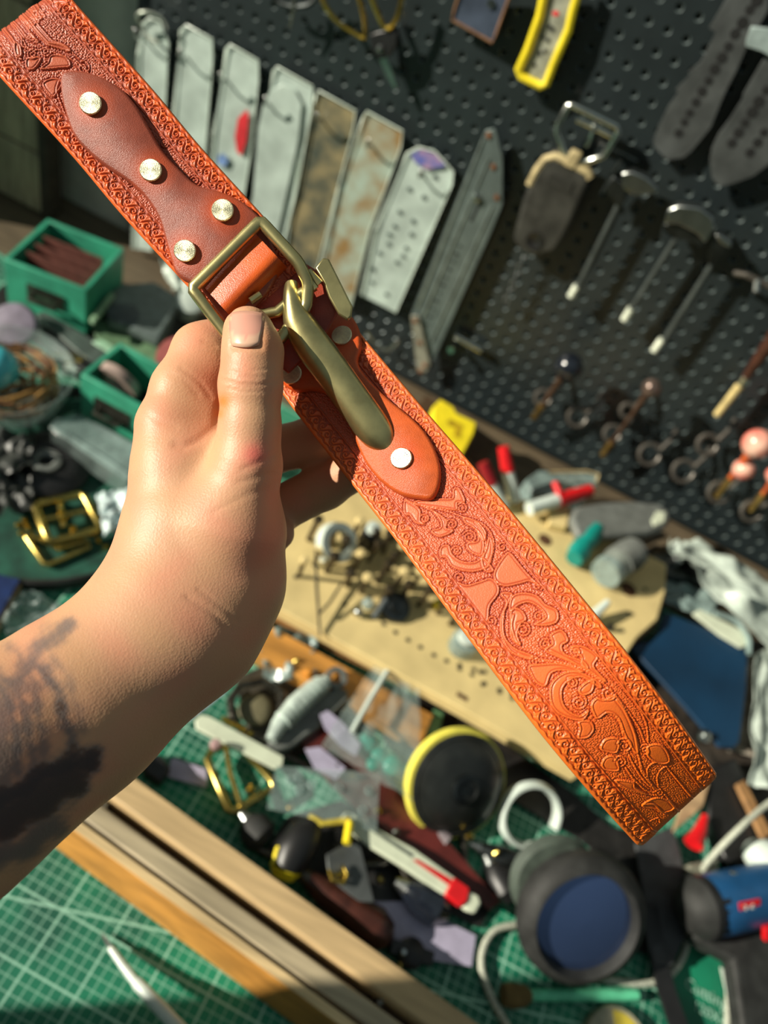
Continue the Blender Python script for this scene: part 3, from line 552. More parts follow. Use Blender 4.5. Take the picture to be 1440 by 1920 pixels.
def dpoly(pts):
    D_ = np.full(len(hpx), 1e9); pts = np.array(pts, float)
    for a, b in zip(pts[:-1], pts[1:]):
        d = b - a; t = np.clip(((hpx - a[0]) * d[0] + (hpy - a[1]) * d[1]) / ((d ** 2).sum() + 1e-9), 0, 1); D_ = np.minimum(D_, np.hypot(hpx - a[0] - t * d[0], hpy - a[1] - t * d[1]))
    return D_
disp = np.zeros(len(HV))
for pts, dep, wd_ in [([(418, 712), (450, 722), (490, 722), (524, 712)], .5, 3.5), ([(420, 700), (455, 708), (500, 706), (520, 700)], .35, 3), ([(428, 728), (460, 734), (505, 732)], .4, 3), ([(432, 690), (470, 695), (505, 692)], .25, 3),
    ([(268, 772), (300, 790), (330, 800)], .25, 5), ([(412, 762), (404, 800), (372, 826), (345, 838), (330, 834)], .55, 8), ([(455, 880), (495, 862), (520, 850)], .3, 4), ([(445, 905), (490, 893), (520, 890)], .25, 4), ([(400, 960), (470, 925), (520, 915)], .2, 5),
    ([(350, 1120), (400, 1150), (430, 1180)], .35, 5), ([(372, 1105), (420, 1140), (446, 1165)], .25, 4), ([(318, 700), (345, 712), (372, 740)], .25, 4), ([(340, 690), (375, 715), (395, 745)], .3, 4), ([(380, 640), (405, 650)], .3, 3), ([(400, 600), (414, 618)], .4, 3)]:
    disp -= dep * np.exp(-(dpoly(pts) / wd_) ** 2) * front
disp += 0.5 * np.exp(-((hpx - 470) ** 2 + (hpy - 855) ** 2) / 28 ** 2) * front
disp -= 0.9 * np.exp(-(np.clip(np.abs(hpx - 462) - 26, 0, 99) ** 2 + np.clip(np.abs(hpy - 620) - 30, 0, 99) ** 2) / 6 ** 2) * front
HV = HV + nrm * disp[:, None]
skin = np.array(lin((200, 152, 118)))[None].repeat(len(HV), 0)
def blend(col, w): 
    global skin
    skin = skin * (1 - w[:, None]) + np.array(lin(col))[None] * w[:, None]
n1 = np.sin(HV[:, 0] * .21 + 1.3 * np.sin(HV[:, 1] * .13)) * np.sin(HV[:, 1] * .17 + HV[:, 2] * .11); blend((214, 138, 112), np.clip(n1, 0, 1) * .35); blend((196, 158, 116), np.clip(-n1, 0, 1) * .3)
for (x, y, r_, c_, a_) in [(478, 852, 24, (216, 96, 90), .75), (418, 752, 14, (226, 120, 40), .85), (410, 775, 10, (226, 120, 40), .6), (505, 645, 26, (206, 130, 84), .5), (455, 690, 30, (212, 122, 96), .3), (300, 790, 40, (214, 132, 104), .35), (395, 700, 45, (214, 118, 84), .35), (470, 1010, 70, (208, 120, 100), .3), (375, 640, 30, (222, 138, 108), .3), (350, 1130, 60, (222, 130, 110), .2)]:
    blend(c_, a_ * np.exp(-((hpx - x) ** 2 + (hpy - y) ** 2) / r_ ** 2))
def t7(*p): return [(x * .389, 1000 + y * .389) for x, y in p]
ink = np.zeros(len(HV)); wob = 5 * np.sin(hpx * .12 + hpy * .05) + 4 * np.sin(hpy * .16)
for pts, w_, a_ in [(t7((330, 450), (240, 500), (180, 580), (140, 660), (80, 720), (0, 700)), 13, .75), (t7((60, 560), (100, 590), (95, 680)), 7, .6), (t7((190, 650), (260, 720), (300, 850), (345, 1000), (360, 1060)), 10, .85), (t7((250, 600), (330, 700), (360, 800), (400, 960)), 6, .45),
    (t7((150, 690), (175, 800), (200, 950), (215, 1120)), 9, .7), (t7((0, 740), (45, 820), (75, 980), (90, 1200)), 12, .8), (t7((90, 760), (120, 880), (145, 1000), (170, 1160)), 11, .75), (t7((-200, 1180), (0, 1300), (120, 1230), (260, 1140), (430, 1090)), 24, 1.0), (t7((-200, 1330), (0, 1400), (160, 1300), (330, 1180)), 38, .97), (t7((-300, 700), (-60, 740), (-20, 900), (-10, 1200)), 30, .7),
    (t7((-60, 780), (0, 830), (60, 790), (140, 740)), 16, .6), (t7((-200, 1500), (0, 1560), (150, 1500), (260, 1400)), 22, .8)]:
    ink = np.maximum(ink, a_ / (1 + np.exp((dpoly(pts) + wob * .8 + 3 * np.sin(HV[:, 0] * 1.7) * np.sin(HV[:, 1] * 1.9) - w_ * 1.1) / 4.2)))
blend((66, 80, 90), ink * .95 * (ink < .8)); blend((34, 40, 50), ink * .93 * (ink >= .8))
m_skin = bpy.data.materials.new('skin'); m_skin.use_nodes = True; n = m_skin.node_tree.nodes; l = m_skin.node_tree.links; b = n['Principled BSDF']
vc = n.new('ShaderNodeVertexColor'); vc.layer_name = 'Col'; l.new(vc.outputs[0], b.inputs['Base Color']); b.inputs['Roughness'].default_value = 0.48; b.inputs['Specular IOR Level'].default_value = 0.4
b.inputs['Subsurface Weight'].default_value = 0.18; b.inputs['Subsurface Radius'].default_value = (1, 0.35, 0.2); b.inputs['Subsurface Scale'].default_value = 0.004
t = n.new('ShaderNodeTexCoord'); vo = n.new('ShaderNodeTexVoronoi'); vo.inputs['Scale'].default_value = 1100; l.new(t.outputs['Object'], vo.inputs['Vector'])
wv = n.new('ShaderNodeTexNoise'); wv.inputs['Scale'].default_value = 600; wv.inputs['Detail'].default_value = 4; mpw = n.new('ShaderNodeMapping'); mpw.inputs['Scale'].default_value = (1.6, 1.0, 0.5); l.new(t.outputs['Object'], mpw.inputs[0]); l.new(mpw.outputs[0], wv.inputs['Vector'])
ad = n.new('ShaderNodeMath'); ad.operation = 'ADD'; l.new(vo.outputs['Distance'], ad.inputs[0]); l.new(wv.outputs[0], ad.inputs[1])
bp = n.new('ShaderNodeBump'); bp.inputs['Strength'].default_value = 0.4; bp.inputs['Distance'].default_value = 0.00016; l.new(ad.outputs[0], bp.inputs['Height']); l.new(bp.outputs[0], b.inputs['Normal'])
def c2w(V): V = np.asarray(V) / 1000.0; return np.array([0, 0, H]) + V[..., :1] * RXn + V[..., 1:2] * UXn + V[..., 2:3] * BXn
person = npmesh('person', c2w(HV), HF, m_skin, None, skin)
tag(person, 'left hand and tattooed forearm of a person pinching the belt buckle with the thumb', 'person')
# thumb nail: curved plate seated in the skin
rows = []
for i in range(9):
    t_ = i / 8; y_ = 583 + 69 * t_; hw = 33 * (0.86 + 0.14 * math.sin(math.pi * min(1, t_ + .2))) * (1 if t_ < .8 else math.cos((t_ - .8) * 2.0)); rw = []
    for j in range(13):
        s_ = -1 + j / 6; x_ = 462 + 0.04 * (y_ - 610) + hw * s_; arc = 5 * (1 - s_ * s_) * (t_ - 0.5) * (1.2 if t_ > .5 else 1.6)
        q = cc(x_, y_ + arc, 304.5 + (2.6 * s_ * s_) + (0.5 - t_) ** 2 * 3)
        for _ in range(5): q = q + np.array([0, 0, -1.0]) * (hand_sdf(q[None])[0])
        rw.append(q + np.array([0, 0, -0.9 + 0.75 + 0.35 * (1 - s_ ** 4)]))
    rows.append(rw)
NV = c2w(np.array(rows)).reshape(-1, 3); NF = [(i * 13 + j, i * 13 + j + 1, (i + 1) * 13 + j + 1, (i + 1) * 13 + j) for i in range(8) for j in range(12)]
nc = np.array([np.array(lin((206, 150, 132))) * (1 - a_) + np.array(lin((212, 172, 146))) * a_ for i in range(9) for j in range(13) for a_ in [0.95 if i > 6 - abs(j - 6) / 4 else (0.5 if i < 1 else 0.0)]])
m_nail = bpy.data.materials.new('nail'); m_nail.use_nodes = True; vc = m_nail.node_tree.nodes.new('ShaderNodeVertexColor'); vc.layer_name = 'Col'; m_nail.node_tree.links.new(vc.outputs[0], m_nail.node_tree.nodes['Principled BSDF'].inputs['Base Color']); m_nail.node_tree.nodes['Principled BSDF'].inputs['Roughness'].default_value = 0.3
person['_w'] = tuple(person.location)
nl = npmesh('thumb_nail', NV, np.array(NF)[:, ::-1], m_nail, person, nc); sd = nl.modifiers.new('solid', 'SOLIDIFY'); sd.thickness = 0.0005
tag(nl, 'pale thumb nail')
m_shirt = mat('black_shirt', (34, 34, 38), 0.9, bump=0.3, bscale=900)
sl = [c2w(np.array([-178., -108., -238.])), None, None]; e0 = Vector(sl[0]); MB().tube([e0, e0.lerp(Vector((-0.17, -0.12, 0.50)), .5), Vector((-0.175, -0.12, 0.50)), Vector((-0.20, -0.19, 0.53)), Vector((-0.20, -0.28, 0.60))], [0.043, 0.046, 0.052, 0.058, 0.070], 24).build('shirt_sleeve', m_shirt, person)
MB().lathe((0, -0.32, -0.3), (0, 0, 1), [(0.15, 0), (0.17, 0.2), (0.18, 0.6), (0.19, 0.85), (0.16, 0.96), (0.07, 1.0)], 30).build('shirt', m_shirt, person)  # torso out of view, added to block the sun
def kindst(o): o['kind'] = 'stuff'; return o
# ------------------------------------------------------------------ tools on the pegboard
def wplate(name, label, cat, pts, off, th, m, group=None, bevel=0.0006, parent=None):
    mb = MB().poly([wp(x, y, off) for x, y in pts], (0, th, 0)); o = mb.build(name, m, parent, bevel=bevel)
    if label: tag(o, label, cat, group)
    return o
def asroot(o): return o
def wtubes(name, parent, lst, m, n=8):       # list of (points px+off, radius)
    mb = MB()
    for pts, r in lst: mb.tube([wp(*p) for p in pts], r, n)
    return mb.build(name, m, parent)
def wdisc(mb, x, y, off, r, th=0.0006): mb.lathe(wp(x, y, off), (0, -1, 0), [(r, 0), (r, th), (r * 0.2, th)], 12)
m_acr = mat('frosted_acrylic', (188, 204, 196), 0.3, var=0.10, scale=22, spec=0.6, alpha=0.86)
m_acr2 = mat('stained_acrylic', (172, 190, 176), 0.35, scale=26, rgb2=(150, 122, 80), alpha=0.88)
m_acr3 = mat('smoked_acrylic', (78, 84, 76), 0.3, scale=30, rgb2=(150, 138, 104), alpha=0.88)
m_edge = mat('acrylic_edge', (206, 220, 208), 0.25, var=0.05)
m_dark = mat('black_plastic', (26, 26, 27), 0.42, var=0.1)
m_steel = mat('steel', (176, 180, 178), 0.28, 1.0, var=0.06); m_dsteel = mat('dark_steel', (74, 78, 78), 0.4, 1.0, var=0.15)
m_gold = mat('gold_metal', (206, 176, 78), 0.24, 1.0, var=0.1); m_tin = mat('template_steel', (92, 96, 96), 0.48, 0.55, var=0.14, scale=30)
m_hole = mat('hole_dark', (10, 12, 12), 0.8)
G_ST = 'acrylic strap templates hung in a row'
TPL = [('clear acrylic strap template at the wall end of the row, under a curled hanging ring', [(266, 46), (280, 34), (300, 40), (316, 80), (310, 200), (296, 360), (284, 470), (248, 466), (254, 300), (258, 100)], m_acr),
    ('second acrylic template from the left wall, plain with a clipped corner', [(338, 58), (350, 47), (398, 74), (399, 112), (384, 300), (362, 460), (318, 440), (322, 240)], m_acr),
    ('acrylic strap template marked with a red oval', [(424, 92), (432, 84), (484, 114), (485, 150), (470, 290), (442, 460), (388, 430), (400, 250)], m_acr),
    ('acrylic strap template with a rounded inner sheet on top of it', [(512, 135), (520, 125), (586, 162), (585, 205), (556, 360), (520, 500), (462, 470), (490, 260)], m_acr),
    ('dirty smoked acrylic template with brown smudges', [(592, 178), (598, 170), (666, 208), (664, 240), (622, 400), (592, 520), (534, 490), (562, 300)], m_acr3),
    ('pale acrylic template with brown stains near its top', [(680, 222), (688, 209), (755, 246), (752, 276), (694, 430), (658, 575), (594, 545), (636, 350)], m_acr2),
    ('rightmost acrylic template, rounded top and rows of punched holes', [(762, 288), (785, 276), (815, 284), (850, 322), (848, 346), (800, 455), (742, 586), (677, 553), (704, 430)], m_acr)]
tpl = []
for i, (lb, pts, m_) in enumerate(TPL):
    b_ = wp(*pts[0], 0.012); root = thing('strap_template', tuple(b_), lb, 'template', G_ST); tpl.append(root)
    wplate('acrylic_sheet', None, None, pts, 0.016 + 0.001 * (i % 2), 0.003, m_, parent=root)
    MB().tube([wp(x, y, 0.0185 + 0.001 * (i % 2)) for x, y in pts], 0.0011, 6, True).build('polished_edge', m_edge, root)
    c = np.array(pts).mean(0)
wplate('inner_sheet', None, None, [(484, 240), (493, 195), (508, 168), (530, 158), (552, 168), (566, 195), (560, 260), (520, 440), (470, 420)], 0.021, 0.002, m_acr, parent=tpl[3])
wplate('red_mark', None, None, [(440, 258), (446, 222), (462, 206), (466, 214), (462, 262), (452, 292), (444, 285)], 0.0205, 0.0006, mat('red_paint', (214, 50, 58), 0.5), parent=tpl[2], bevel=0)
wplate('blue_mark', None, None, [(408, 292), (420, 288), (428, 300), (422, 312), (408, 308)], 0.0205, 0.0006, mat('blue_ink', (110, 140, 190), 0.6), parent=tpl[2], bevel=0)
wplate('pink_label', None, None, [(770, 290), (790, 280), (818, 290), (836, 312), (800, 318), (778, 305)], 0.0195, 0.0006, mat('pink_label', (176, 140, 160), 0.6, rgb2=(90, 100, 170)), parent=tpl[6], bevel=0)
mb = MB()
for x, y in [(768, 355), (795, 370), (750, 398), (775, 415), (772, 440), (740, 425), (731, 440), (729, 458), (762, 466), (756, 480), (712, 475), (745, 492), (700, 505), (698, 530), (725, 552), (790, 325), (816, 332)]: wdisc(mb, x, y, 0.0172, 0.0032, 0.0004)
kindst(mb.build('punched_holes', mat('hole_shade', (70, 84, 80), 0.7), tpl[6]))
for i, (x, y) in enumerate([(281, 62), (363, 100), (436, 142), (518, 185), (612, 215), (705, 262), (800, 318)]):
    r_ = thing('peg_hook', tuple(wp(x, y, 0)), 'chrome wire hook holding the %s' % ['template nearest the left wall', 'second template', 'template with the red oval', 'template with the inner sheet', 'smoked dirty template', 'brown-stained template', 'rightmost acrylic template'][i], 'hook', 'wire hooks of the templates')
    p0 = wp(x, y, 0.0); w_i = MB().tube([p0 + Vector((0, 0.003, 0)), p0 + Vector((0, -0.028, -0.001)), p0 + Vector((0.001, -0.036, 0.004)), p0 + Vector((0.002, -0.038, 0.012))], 0.0017, 8).build('wire', m_steel, r_)
    MB().ball(p0 + Vector((0.002, -0.038, 0.013)), 0.0024, 10).build('ball_tip', m_steel, w_i)
rg_ = wp(285, 50, 0.03); o = MB().tube([rg_ + Vector((0.022 * math.cos(a_), 0.004 * math.sin(a_ * 2), 0.016 * math.sin(a_))) for a_ in np.linspace(0.3, 5.4, 22)], 0.0022, 8).build('wire_ring', mat('grey_wire', (170, 176, 164), 0.35, 0.6)); tag(o, 'open grey wire ring curled over the template nearest the left wall', 'ring')
# bevel ruler
z4r = lambda *p: [(560 + x / 3, 240 + y / 3) for x, y in p]
root = thing('angle_ruler', tuple(wp(830, 500, 0.01)), 'long grey metal angle ruler with copper rivets and a slot', 'ruler')
wplate('ruler_body', None, None, z4r((1050, 15), (1100, 5), (1112, 30), (1146, 170), (1146, 430), (1080, 590), (775, 1270), (758, 1300), (718, 1290), (640, 1080), (632, 1050), (930, 300)), 0.020, 0.004, mat('ruler_metal', (104, 116, 114), 0.4, 0.4, var=0.08), parent=root)
for a_, b_ in (((1040, 60), (668, 1010)), ((1070, 170), (700, 1060)), ((1090, 440), (745, 1200))):
    (x1, y1), (x2, y2) = z4r(a_, b_); MB().tube([wp(x1, y1, 0.0205), wp(x2, y2, 0.0205)], 0.0014, 6).build('raised_rail', mat('ruler_rail', (134, 146, 142), 0.35, 0.5), root)
wplate('slot', None, None, z4r((1008, 420), (1022, 430), (975, 530), (958, 524)), 0.0204, 0.001, m_hole, parent=root, bevel=0)
wplate('pivot_arm', None, None, z4r((630, 1060), (672, 1056), (740, 1330), (720, 1370), (680, 1388), (664, 1360)), 0.026, 0.003, mat('arm_metal', (142, 142, 128), 0.45, 0.3), parent=root)
mb = MB()
for k in range(11): (x, y), = z4r((905 - k * 18.6, 665 + k * 44)); wdisc(mb, x, y, 0.0205, 0.0028 if k % 2 else 0.0019, 0.0004)
kindst(mb.build('scale_holes', m_hole, root))
for q in [(1070, 42), (1096, 218), (1114, 390), (655, 1086), (682, 1208), (708, 1334), (686, 1368)]:
    (x, y), = z4r(q); MB().lathe(wp(x, y, 0.0205 if q[0] > 900 else 0.0265), (0, -1, 0), [(0.0036, 0), (0.0034, 0.0012), (0.001, 0.002)], 14).build('rivet', mat('copper', (190, 128, 92), 0.35, 0.8), root)
(x, y), = z4r((1004, 392)); MB().lathe(wp(x, y, 0.0205), (0, -1, 0), [(0.005, 0), (0.005, 0.004), (0.002, 0.005)], 16).build('lock_screw', m_steel, root)
# key fob with D buckle
z3r = lambda *p: [(960 + x / 3, y / 3) for x, y in p]
root = thing('leather_case', tuple(wp(1030, 390, 0.01)), 'dark leather pouch with a pale stitched top edge, hung from a D buckle', 'pouch')
o = wplate('case_body', None, None, z3r((205, 868), (240, 862), (432, 958), (444, 1005), (400, 1110), (300, 1330), (240, 1420), (120, 1450), (30, 1400), (2, 1340), (60, 1120), (140, 940)), 0.030, 0.022, mat('dark_pouch', (52, 52, 48), 0.5, var=0.2, scale=40, bump=0.3, bscale=900), parent=root, bevel=0.006)
o.modifiers['bevel'].segments = 4
MB().tube([wp(x, y, 0.026) for x, y in z3r((100, 1040), (140, 960), (190, 895), (240, 880), (330, 920), (425, 968), (440, 1000))], 0.0052, 8).build('pale_binding', mat('pale_leather', (176, 160, 118), 0.6), root)
wplate('embossed_panel', None, None, z3r((215, 965), (350, 1030), (322, 1095), (190, 1030)), 0.0312, 0.001, mat('emboss', (40, 40, 36), 0.6), parent=root)
MB().lathe(wp(1002, 452, 0.0305), (0, -1, 0), [(0.012, 0), (0.012, 0.001), (0.009, 0.001), (0.008, 0.0002)], 22).build('snap_button', mat('snap', (30, 30, 30), 0.35), root)
m_nick = mat('nickel', (200, 204, 196), 0.22, 1.0, var=0.05)
root = thing('belt_buckle', tuple(wp(1100, 230, 0.01)), 'silver D-shaped belt buckle hung above the dark leather pouch', 'buckle')
MB().tube([wp(x, y, 0.024) for x, y in z3r((318, 592), (340, 590), (590, 712), (604, 740), (515, 880), (412, 914), (330, 892), (300, 868), (252, 740), (262, 690))], 0.0042, 10, True).build('d_frame', m_nick, root)
MB().tube([wp(x, y, 0.026) for x, y in z3r((365, 672), (440, 706), (560, 766))], 0.0034, 10).build('roller', m_nick, root)
MB().tube([wp(*z3r((470, 690))[0], 0.028), wp(*z3r((448, 760))[0], 0.032), wp(*z3r((420, 820))[0], 0.026)], 0.0024, 8).build('prong', m_nick, root)
MB().box(wp(*z3r((345, 895))[0], 0.027), (0.007, 0, 0), (0, 0.005, 0), (0, 0, 0.010)).build('leather_tab', MATS['pale_leather'], root, bevel=0.002)
root = thing('key_chain', tuple(wp(970, 520, 0.01)), 'short chain of bright links dangling under the dark pouch', 'chain')
for k in range(7):
    p = wp(986 - k * 6.2, 474 + k * 15, 0.02); a_ = k * 1.57; ax = Vector((math.cos(a_), math.sin(a_) * -1, 0))
    MB().tube([p + ax * (0.0035 * math.cos(t_)) + Vector((-0.2, 0, 1)) * (0.0065 * math.sin(t_)) for t_ in np.linspace(0, 5.65, 10)], 0.0011, 6, True).build('link', m_steel, root)
# three strap end punches on rods
def punch(label, head, rod, tip, jaw):
    root = thing('strap_end_punch', tuple(wp(*head[0], 0.01)), label, 'leather punch', 'strap end punches')
    wplate('curved_blade', None, None, jaw, 0.040, 0.016, m_steel, parent=root, bevel=0.0015)
    wplate('head_block', None, None, head, 0.034, 0.014, m_dsteel, parent=root, bevel=0.0015)
    (x1, y1), (x2, y2) = rod; MB().tube([wp(x1, y1, 0.026), wp(x2, y2, 0.026)], 0.0038, 12).build('rod', mat('rod_steel', (76, 82, 80), 0.4, 0.4), root)
    MB().tube([wp(*tip[0], 0.026), wp(*tip[1], 0.026)], 0.0050, 12).build('bright_tip', mat('tip_metal', (226, 234, 214), 0.3, 0.2), root); return root
punch('steel strap end punch beside the leather pouch, its blade tilted up', [(1132, 355), (1150, 330), (1176, 352), (1172, 378), (1158, 390)], ((1162, 380), (1080, 545)), ((1082, 536), (1070, 556)), [(1165, 325), (1185, 322), (1212, 334), (1232, 352), (1232, 362), (1216, 364), (1185, 366), (1168, 352)])
punch('steel strap end punch with a wide wedge head, middle one of the three on rods', [(1244, 420), (1280, 422), (1306, 440), (1322, 456), (1318, 464), (1290, 452), (1266, 448)], ((1266, 450), (1178, 590)), ((1184, 578), (1170, 600)), [(1252, 394), (1272, 386), (1312, 390), (1336, 408), (1340, 428), (1322, 456), (1306, 438), (1270, 420), (1246, 420)])
punch('steel punch with a cylindrical head and the whitest tip, third of the three on rods', [(1336, 450), (1352, 444), (1370, 462), (1344, 500), (1326, 494), (1330, 470)], ((1334, 498), (1244, 640)), ((1242, 636), (1226, 658)), [(1340, 440), (1352, 442), (1372, 456), (1370, 466), (1352, 458)])
for k, (x, y) in enumerate([(1165, 300), (1260, 382)]):
    o = MB().tube([wp(x + 0, y, 0.03), wp(x - 36 + k * 20, y + 62 - k * 14, 0.03)], 0.0028, 8).build('threaded_pin', m_dsteel); tag(o, ['thin threaded pin sticking up behind the tilted punch blade', 'thin pin sticking up behind the wide wedge punch'][k], 'pin')
# rulers and plates at the top
root = thing('yellow_ruler', tuple(wp(1040, 80, 0.01)), 'grey ruler plate in a bright yellow plastic frame', 'ruler')
wplate('steel_plate', None, None, [(1024, -30), (1078, -30), (1080, 12), (1060, 70), (1034, 150), (1016, 158), (980, 138), (984, 120), (1010, 40)], 0.016, 0.003, mat('ruler_plate', (164, 166, 150), 0.5, 0.3, var=0.15, scale=60), parent=root)
m_yel = mat('yellow_plastic', (238, 216, 40), 0.42, var=0.04)
MB().tube([wp(x, y, 0.018) for x, y in [(1026, -40), (1012, 30), (990, 92), (972, 132), (976, 142), (1014, 162), (1024, 158), (1038, 120), (1066, 56), (1074, 20), (1092, -40)]], 0.0047, 8).build('yellow_frame', m_yel, root)
wplate('red_dot', None, None, [(1036, 22), (1044, 20), (1049, 26), (1042, 31), (1036, 28)], 0.0166, 0.0006, MATS['red_paint'], parent=root, bevel=0)
mb = MB()
for x, y in [(1030, 50), (1036, 55), (1018, 70), (1028, 76), (1012, 100), (1002, 122), (1022, 96)]: wdisc(mb, x, y, 0.0165, 0.0022, 0.0003)
kindst(mb.build('stamped_marks', m_hole, root))
root = thing('metal_plate', tuple(wp(900, 30, 0.01)), 'small blue-grey metal plate with copper-coloured edges at the top of the board', 'plate')
wplate('plate_face', None, None, [(866, -25), (962, -25), (924, 80), (848, 38), (852, 22)], 0.016, 0.003, mat('blue_plate', (76, 86, 104), 0.4, 0.4, var=0.2, scale=25), parent=root)
MB().tube([wp(x, y, 0.0165) for x, y in [(866, -25), (852, 20), (848, 37), (923, 80), (930, 64), (962, -25)]], 0.0016, 8).build('copper_edge', mat('copper_edge', (158, 118, 88), 0.45, 0.5), root)
MB().lathe(wp(921, 6, 0.0165), (0, -1, 0), [(0.0045, 0), (0.0045, 0.002), (0.002, 0.002), (0.0018, 0)], 16).build('eyelet', m_steel, root)
# scissors
root = thing('scissors', tuple(wp(700, 60, 0.01)), 'gold-handled scissors hung with the blade pointing down', 'scissors')
for pts in ([(600, -16), (612, 14), (634, 42), (660, 60), (684, 70), (682, 30), (668, -20)], [(692, -16), (706, 20), (724, 54), (744, 34), (758, -20)]):
    MB().tube([wp(*q[:2], 0.026) for q in catmull(pts, 4)], 0.0030, 8).build('handle_loop', m_gold, root)
wplate('pivot_body', None, None, [(692, 66), (706, 60), (726, 56), (745, 62), (744, 84), (730, 106), (712, 112), (698, 98)], 0.026, 0.008, m_dark, parent=root, bevel=0.0015)
MB().lathe(wp(713, 91, 0.026), (0, -1, 0), [(0.004, 0), (0.004, 0.002), (0.001, 0.003)], 14).build('screw', m_steel, root)
wplate('blade', None, None, [(708, 104), (722, 102), (736, 136), (744, 166), (738, 166), (722, 138)], 0.020, 0.002, m_steel, parent=root, bevel=0.0004)
root = thing('calipers', tuple(wp(550, 10, 0.01)), 'dark metal dividers with a thin spike hung at the top beside the gold scissors', 'dividers')
MB().tube([wp(*q[:2], 0.022) for q in catmull([(508, -20), (520, 2), (550, 12), (580, 8), (600, -14)], 4)], 0.0028, 8).build('bow', m_dsteel, root)
MB().tube([wp(552, -20, 0.024), wp(550, 20, 0.024), wp(543, 52, 0.022)], [0.003, 0.0022, 0.0008], 8).build('spike', m_steel, root)
# steel strap templates at the right
def stempl(label, pts, holes, off):
    root = thing('steel_template', tuple(wp(*pts[0], 0.01)), label, 'template', 'steel strap templates at the right'); wplate('steel_sheet', None, None, pts, off, 0.0025, m_tin, parent=root, bevel=0.0004); mb = MB()
    for x, y, r_ in holes: wdisc(mb, x, y, off + 0.0002, r_, 0.0003)
    kindst(mb.build('punched_holes', m_hole, root)); return root
stempl('steel strap template with stepped edges and a row of holes, pointed end down', z3r((1240, -60), (1190, 20), (1108, 158), (1148, 182), (1060, 350), (990, 408), (1004, 420), (920, 505), (934, 522), (880, 600), (830, 700), (795, 790), (800, 825), (870, 902), (965, 888), (1010, 852), (1120, 715), (1150, 640), (1200, 520), (1262, 400), (1320, 270), (1440, 60), (1440, -60)),
    [(960 + x / 3, y / 3, r_) for x, y, r_ in [(1380, 0, .006), (1338, 55, .0045), (1298, 128, .0058), (1256, 190, .0052), (1218, 262, .0045), (1182, 325, .0055), (1142, 390, .0055), (1106, 455, .0045), (1070, 515, .0052), (1035, 575, .005), (1000, 635, .0045), (970, 688, .0045), (938, 748, .005)]], 0.014)
root = stempl('steel strap template with a rounded point, cut off by the right edge of the photo', z3r((1560, 200), (1440, 290), (1296, 535), (1300, 550), (1222, 672), (1160, 755), (1125, 830), (1112, 900), (1125, 1000), (1160, 1048), (1240, 1036), (1360, 990), (1440, 930), (1560, 760)),
    [(960 + x / 3, y / 3, r_) for x, y, r_ in [(1432, 508, .0045), (1390, 572, .006), (1352, 632, .006), (1312, 690, .0045), (1275, 748, .0055), (1238, 805, .0052), (1418, 745, .0045), (1382, 802, .0052), (1340, 858, .005)]], 0.020)
o = wplate('plastic_clip', 'small clear plastic clip lying over the stepped steel template', 'clip', z3r((1345, 150), (1440, 160), (1500, 180), (1470, 330), (1400, 290), (1312, 262), (1318, 220)), 0.026, 0.005, mat('clip_plastic', (150, 166, 164), 0.3, alpha=0.9), bevel=0.001)
# T hook, spring wire holders, ball-handled bevellers
root = thing('peg_bracket', tuple(wp(870, 640, 0.0)), 'bright chrome T-shaped peg bracket beside the lower end of the ruler', 'bracket')
MB().tube([wp(862, 640, -0.002), wp(845, 657, 0.03)], 0.0050, 10).build('pin', m_nick, root); MB().tube([wp(854, 630, 0.014), wp(903, 658, 0.014)], 0.0056, 10).build('cross_bar', m_nick, root)
o = MB().tube([wp(*q[:2], 0.03) for q in catmull([(688, 622), (700, 640), (722, 656), (742, 646), (748, 636)], 4)], 0.0028, 8).build('wire_hook', m_nick); tag(o, 'curved chrome wire hook on the board beside the buckle bracket', 'hook')
m_spr = mat('dull_wire', (84, 80, 74), 0.45, 0.5)
z6r = lambda *p: [(960 + x / 3, 600 + y / 3) for x, y in p]
LB = ['under the black ball handle', 'second along from the black ball handle', 'lowest and clearest loop, left of two twins', 'right twin of the two clear loops', 'around the ferrule of the pink handled tool', 'at the right edge under the second ferrule', 'behind the shaft of the brown knob tool', 'above the shaft of the brown knob tool', 'high between the twin loops and the pink handle']
for i, (x, y, r_) in enumerate([(175, 440, 50), (370, 545, 60), (775, 755, 66), (965, 850, 68), (1165, 970, 66), (1350, 1075, 64), (565, 640, 52), (650, 510, 42), (1100, 700, 60)]):
    (px_, py_), = z6r((x, y)); p = wp(px_, py_, 0.030); R_ = r_ / 3 / F * 1.0 * 1.02; root = thing('spring_hook', tuple(wp(px_, py_, 0.0)), 'dull wire spring loop ' + LB[i], 'hook', 'wire spring loops on the board')
    ax, ay = RX, (UX + BX * 0.25).normalized()
    MB().tube([p + ax * (R_ * math.cos(t_)) + ay * (R_ * math.sin(t_)) for t_ in np.linspace(0.4, 6.1, 20)], 0.0034, 8).build('loop', m_spr, root)
    q = p + ax * (R_ * math.cos(0.4)) + ay * (R_ * math.sin(0.4)); MB().tube([q, q + Vector((0.004, 0.006, 0.018)), q + Vector((0.006, 0.018, 0.028)), q + Vector((0.004, 0.034, 0.030))], 0.0034, 8).build('stem', m_spr, root)
def beveller(label, ball, r_, mball, p1, p2, mfer, frac=0.7):
    a_, b_ = wp(*ball, 0.060), wp(*p2, 0.035); root = thing('edge_beveller', tuple(b_), label, 'leather tool', 'ball handled leather tools'); m1 = a_.lerp(b_, frac)
    MB().ball(a_, r_, 20).build('ball_handle', mball, root); MB().tube([a_, a_.lerp(b_, 0.35), m1], [r_ * 0.5, r_ * 0.22, r_ * 0.2], 12).build('shank', p1, root); MB().tube([m1, b_], [0.0052, 0.0046], 10).build('ferrule', mfer, root)
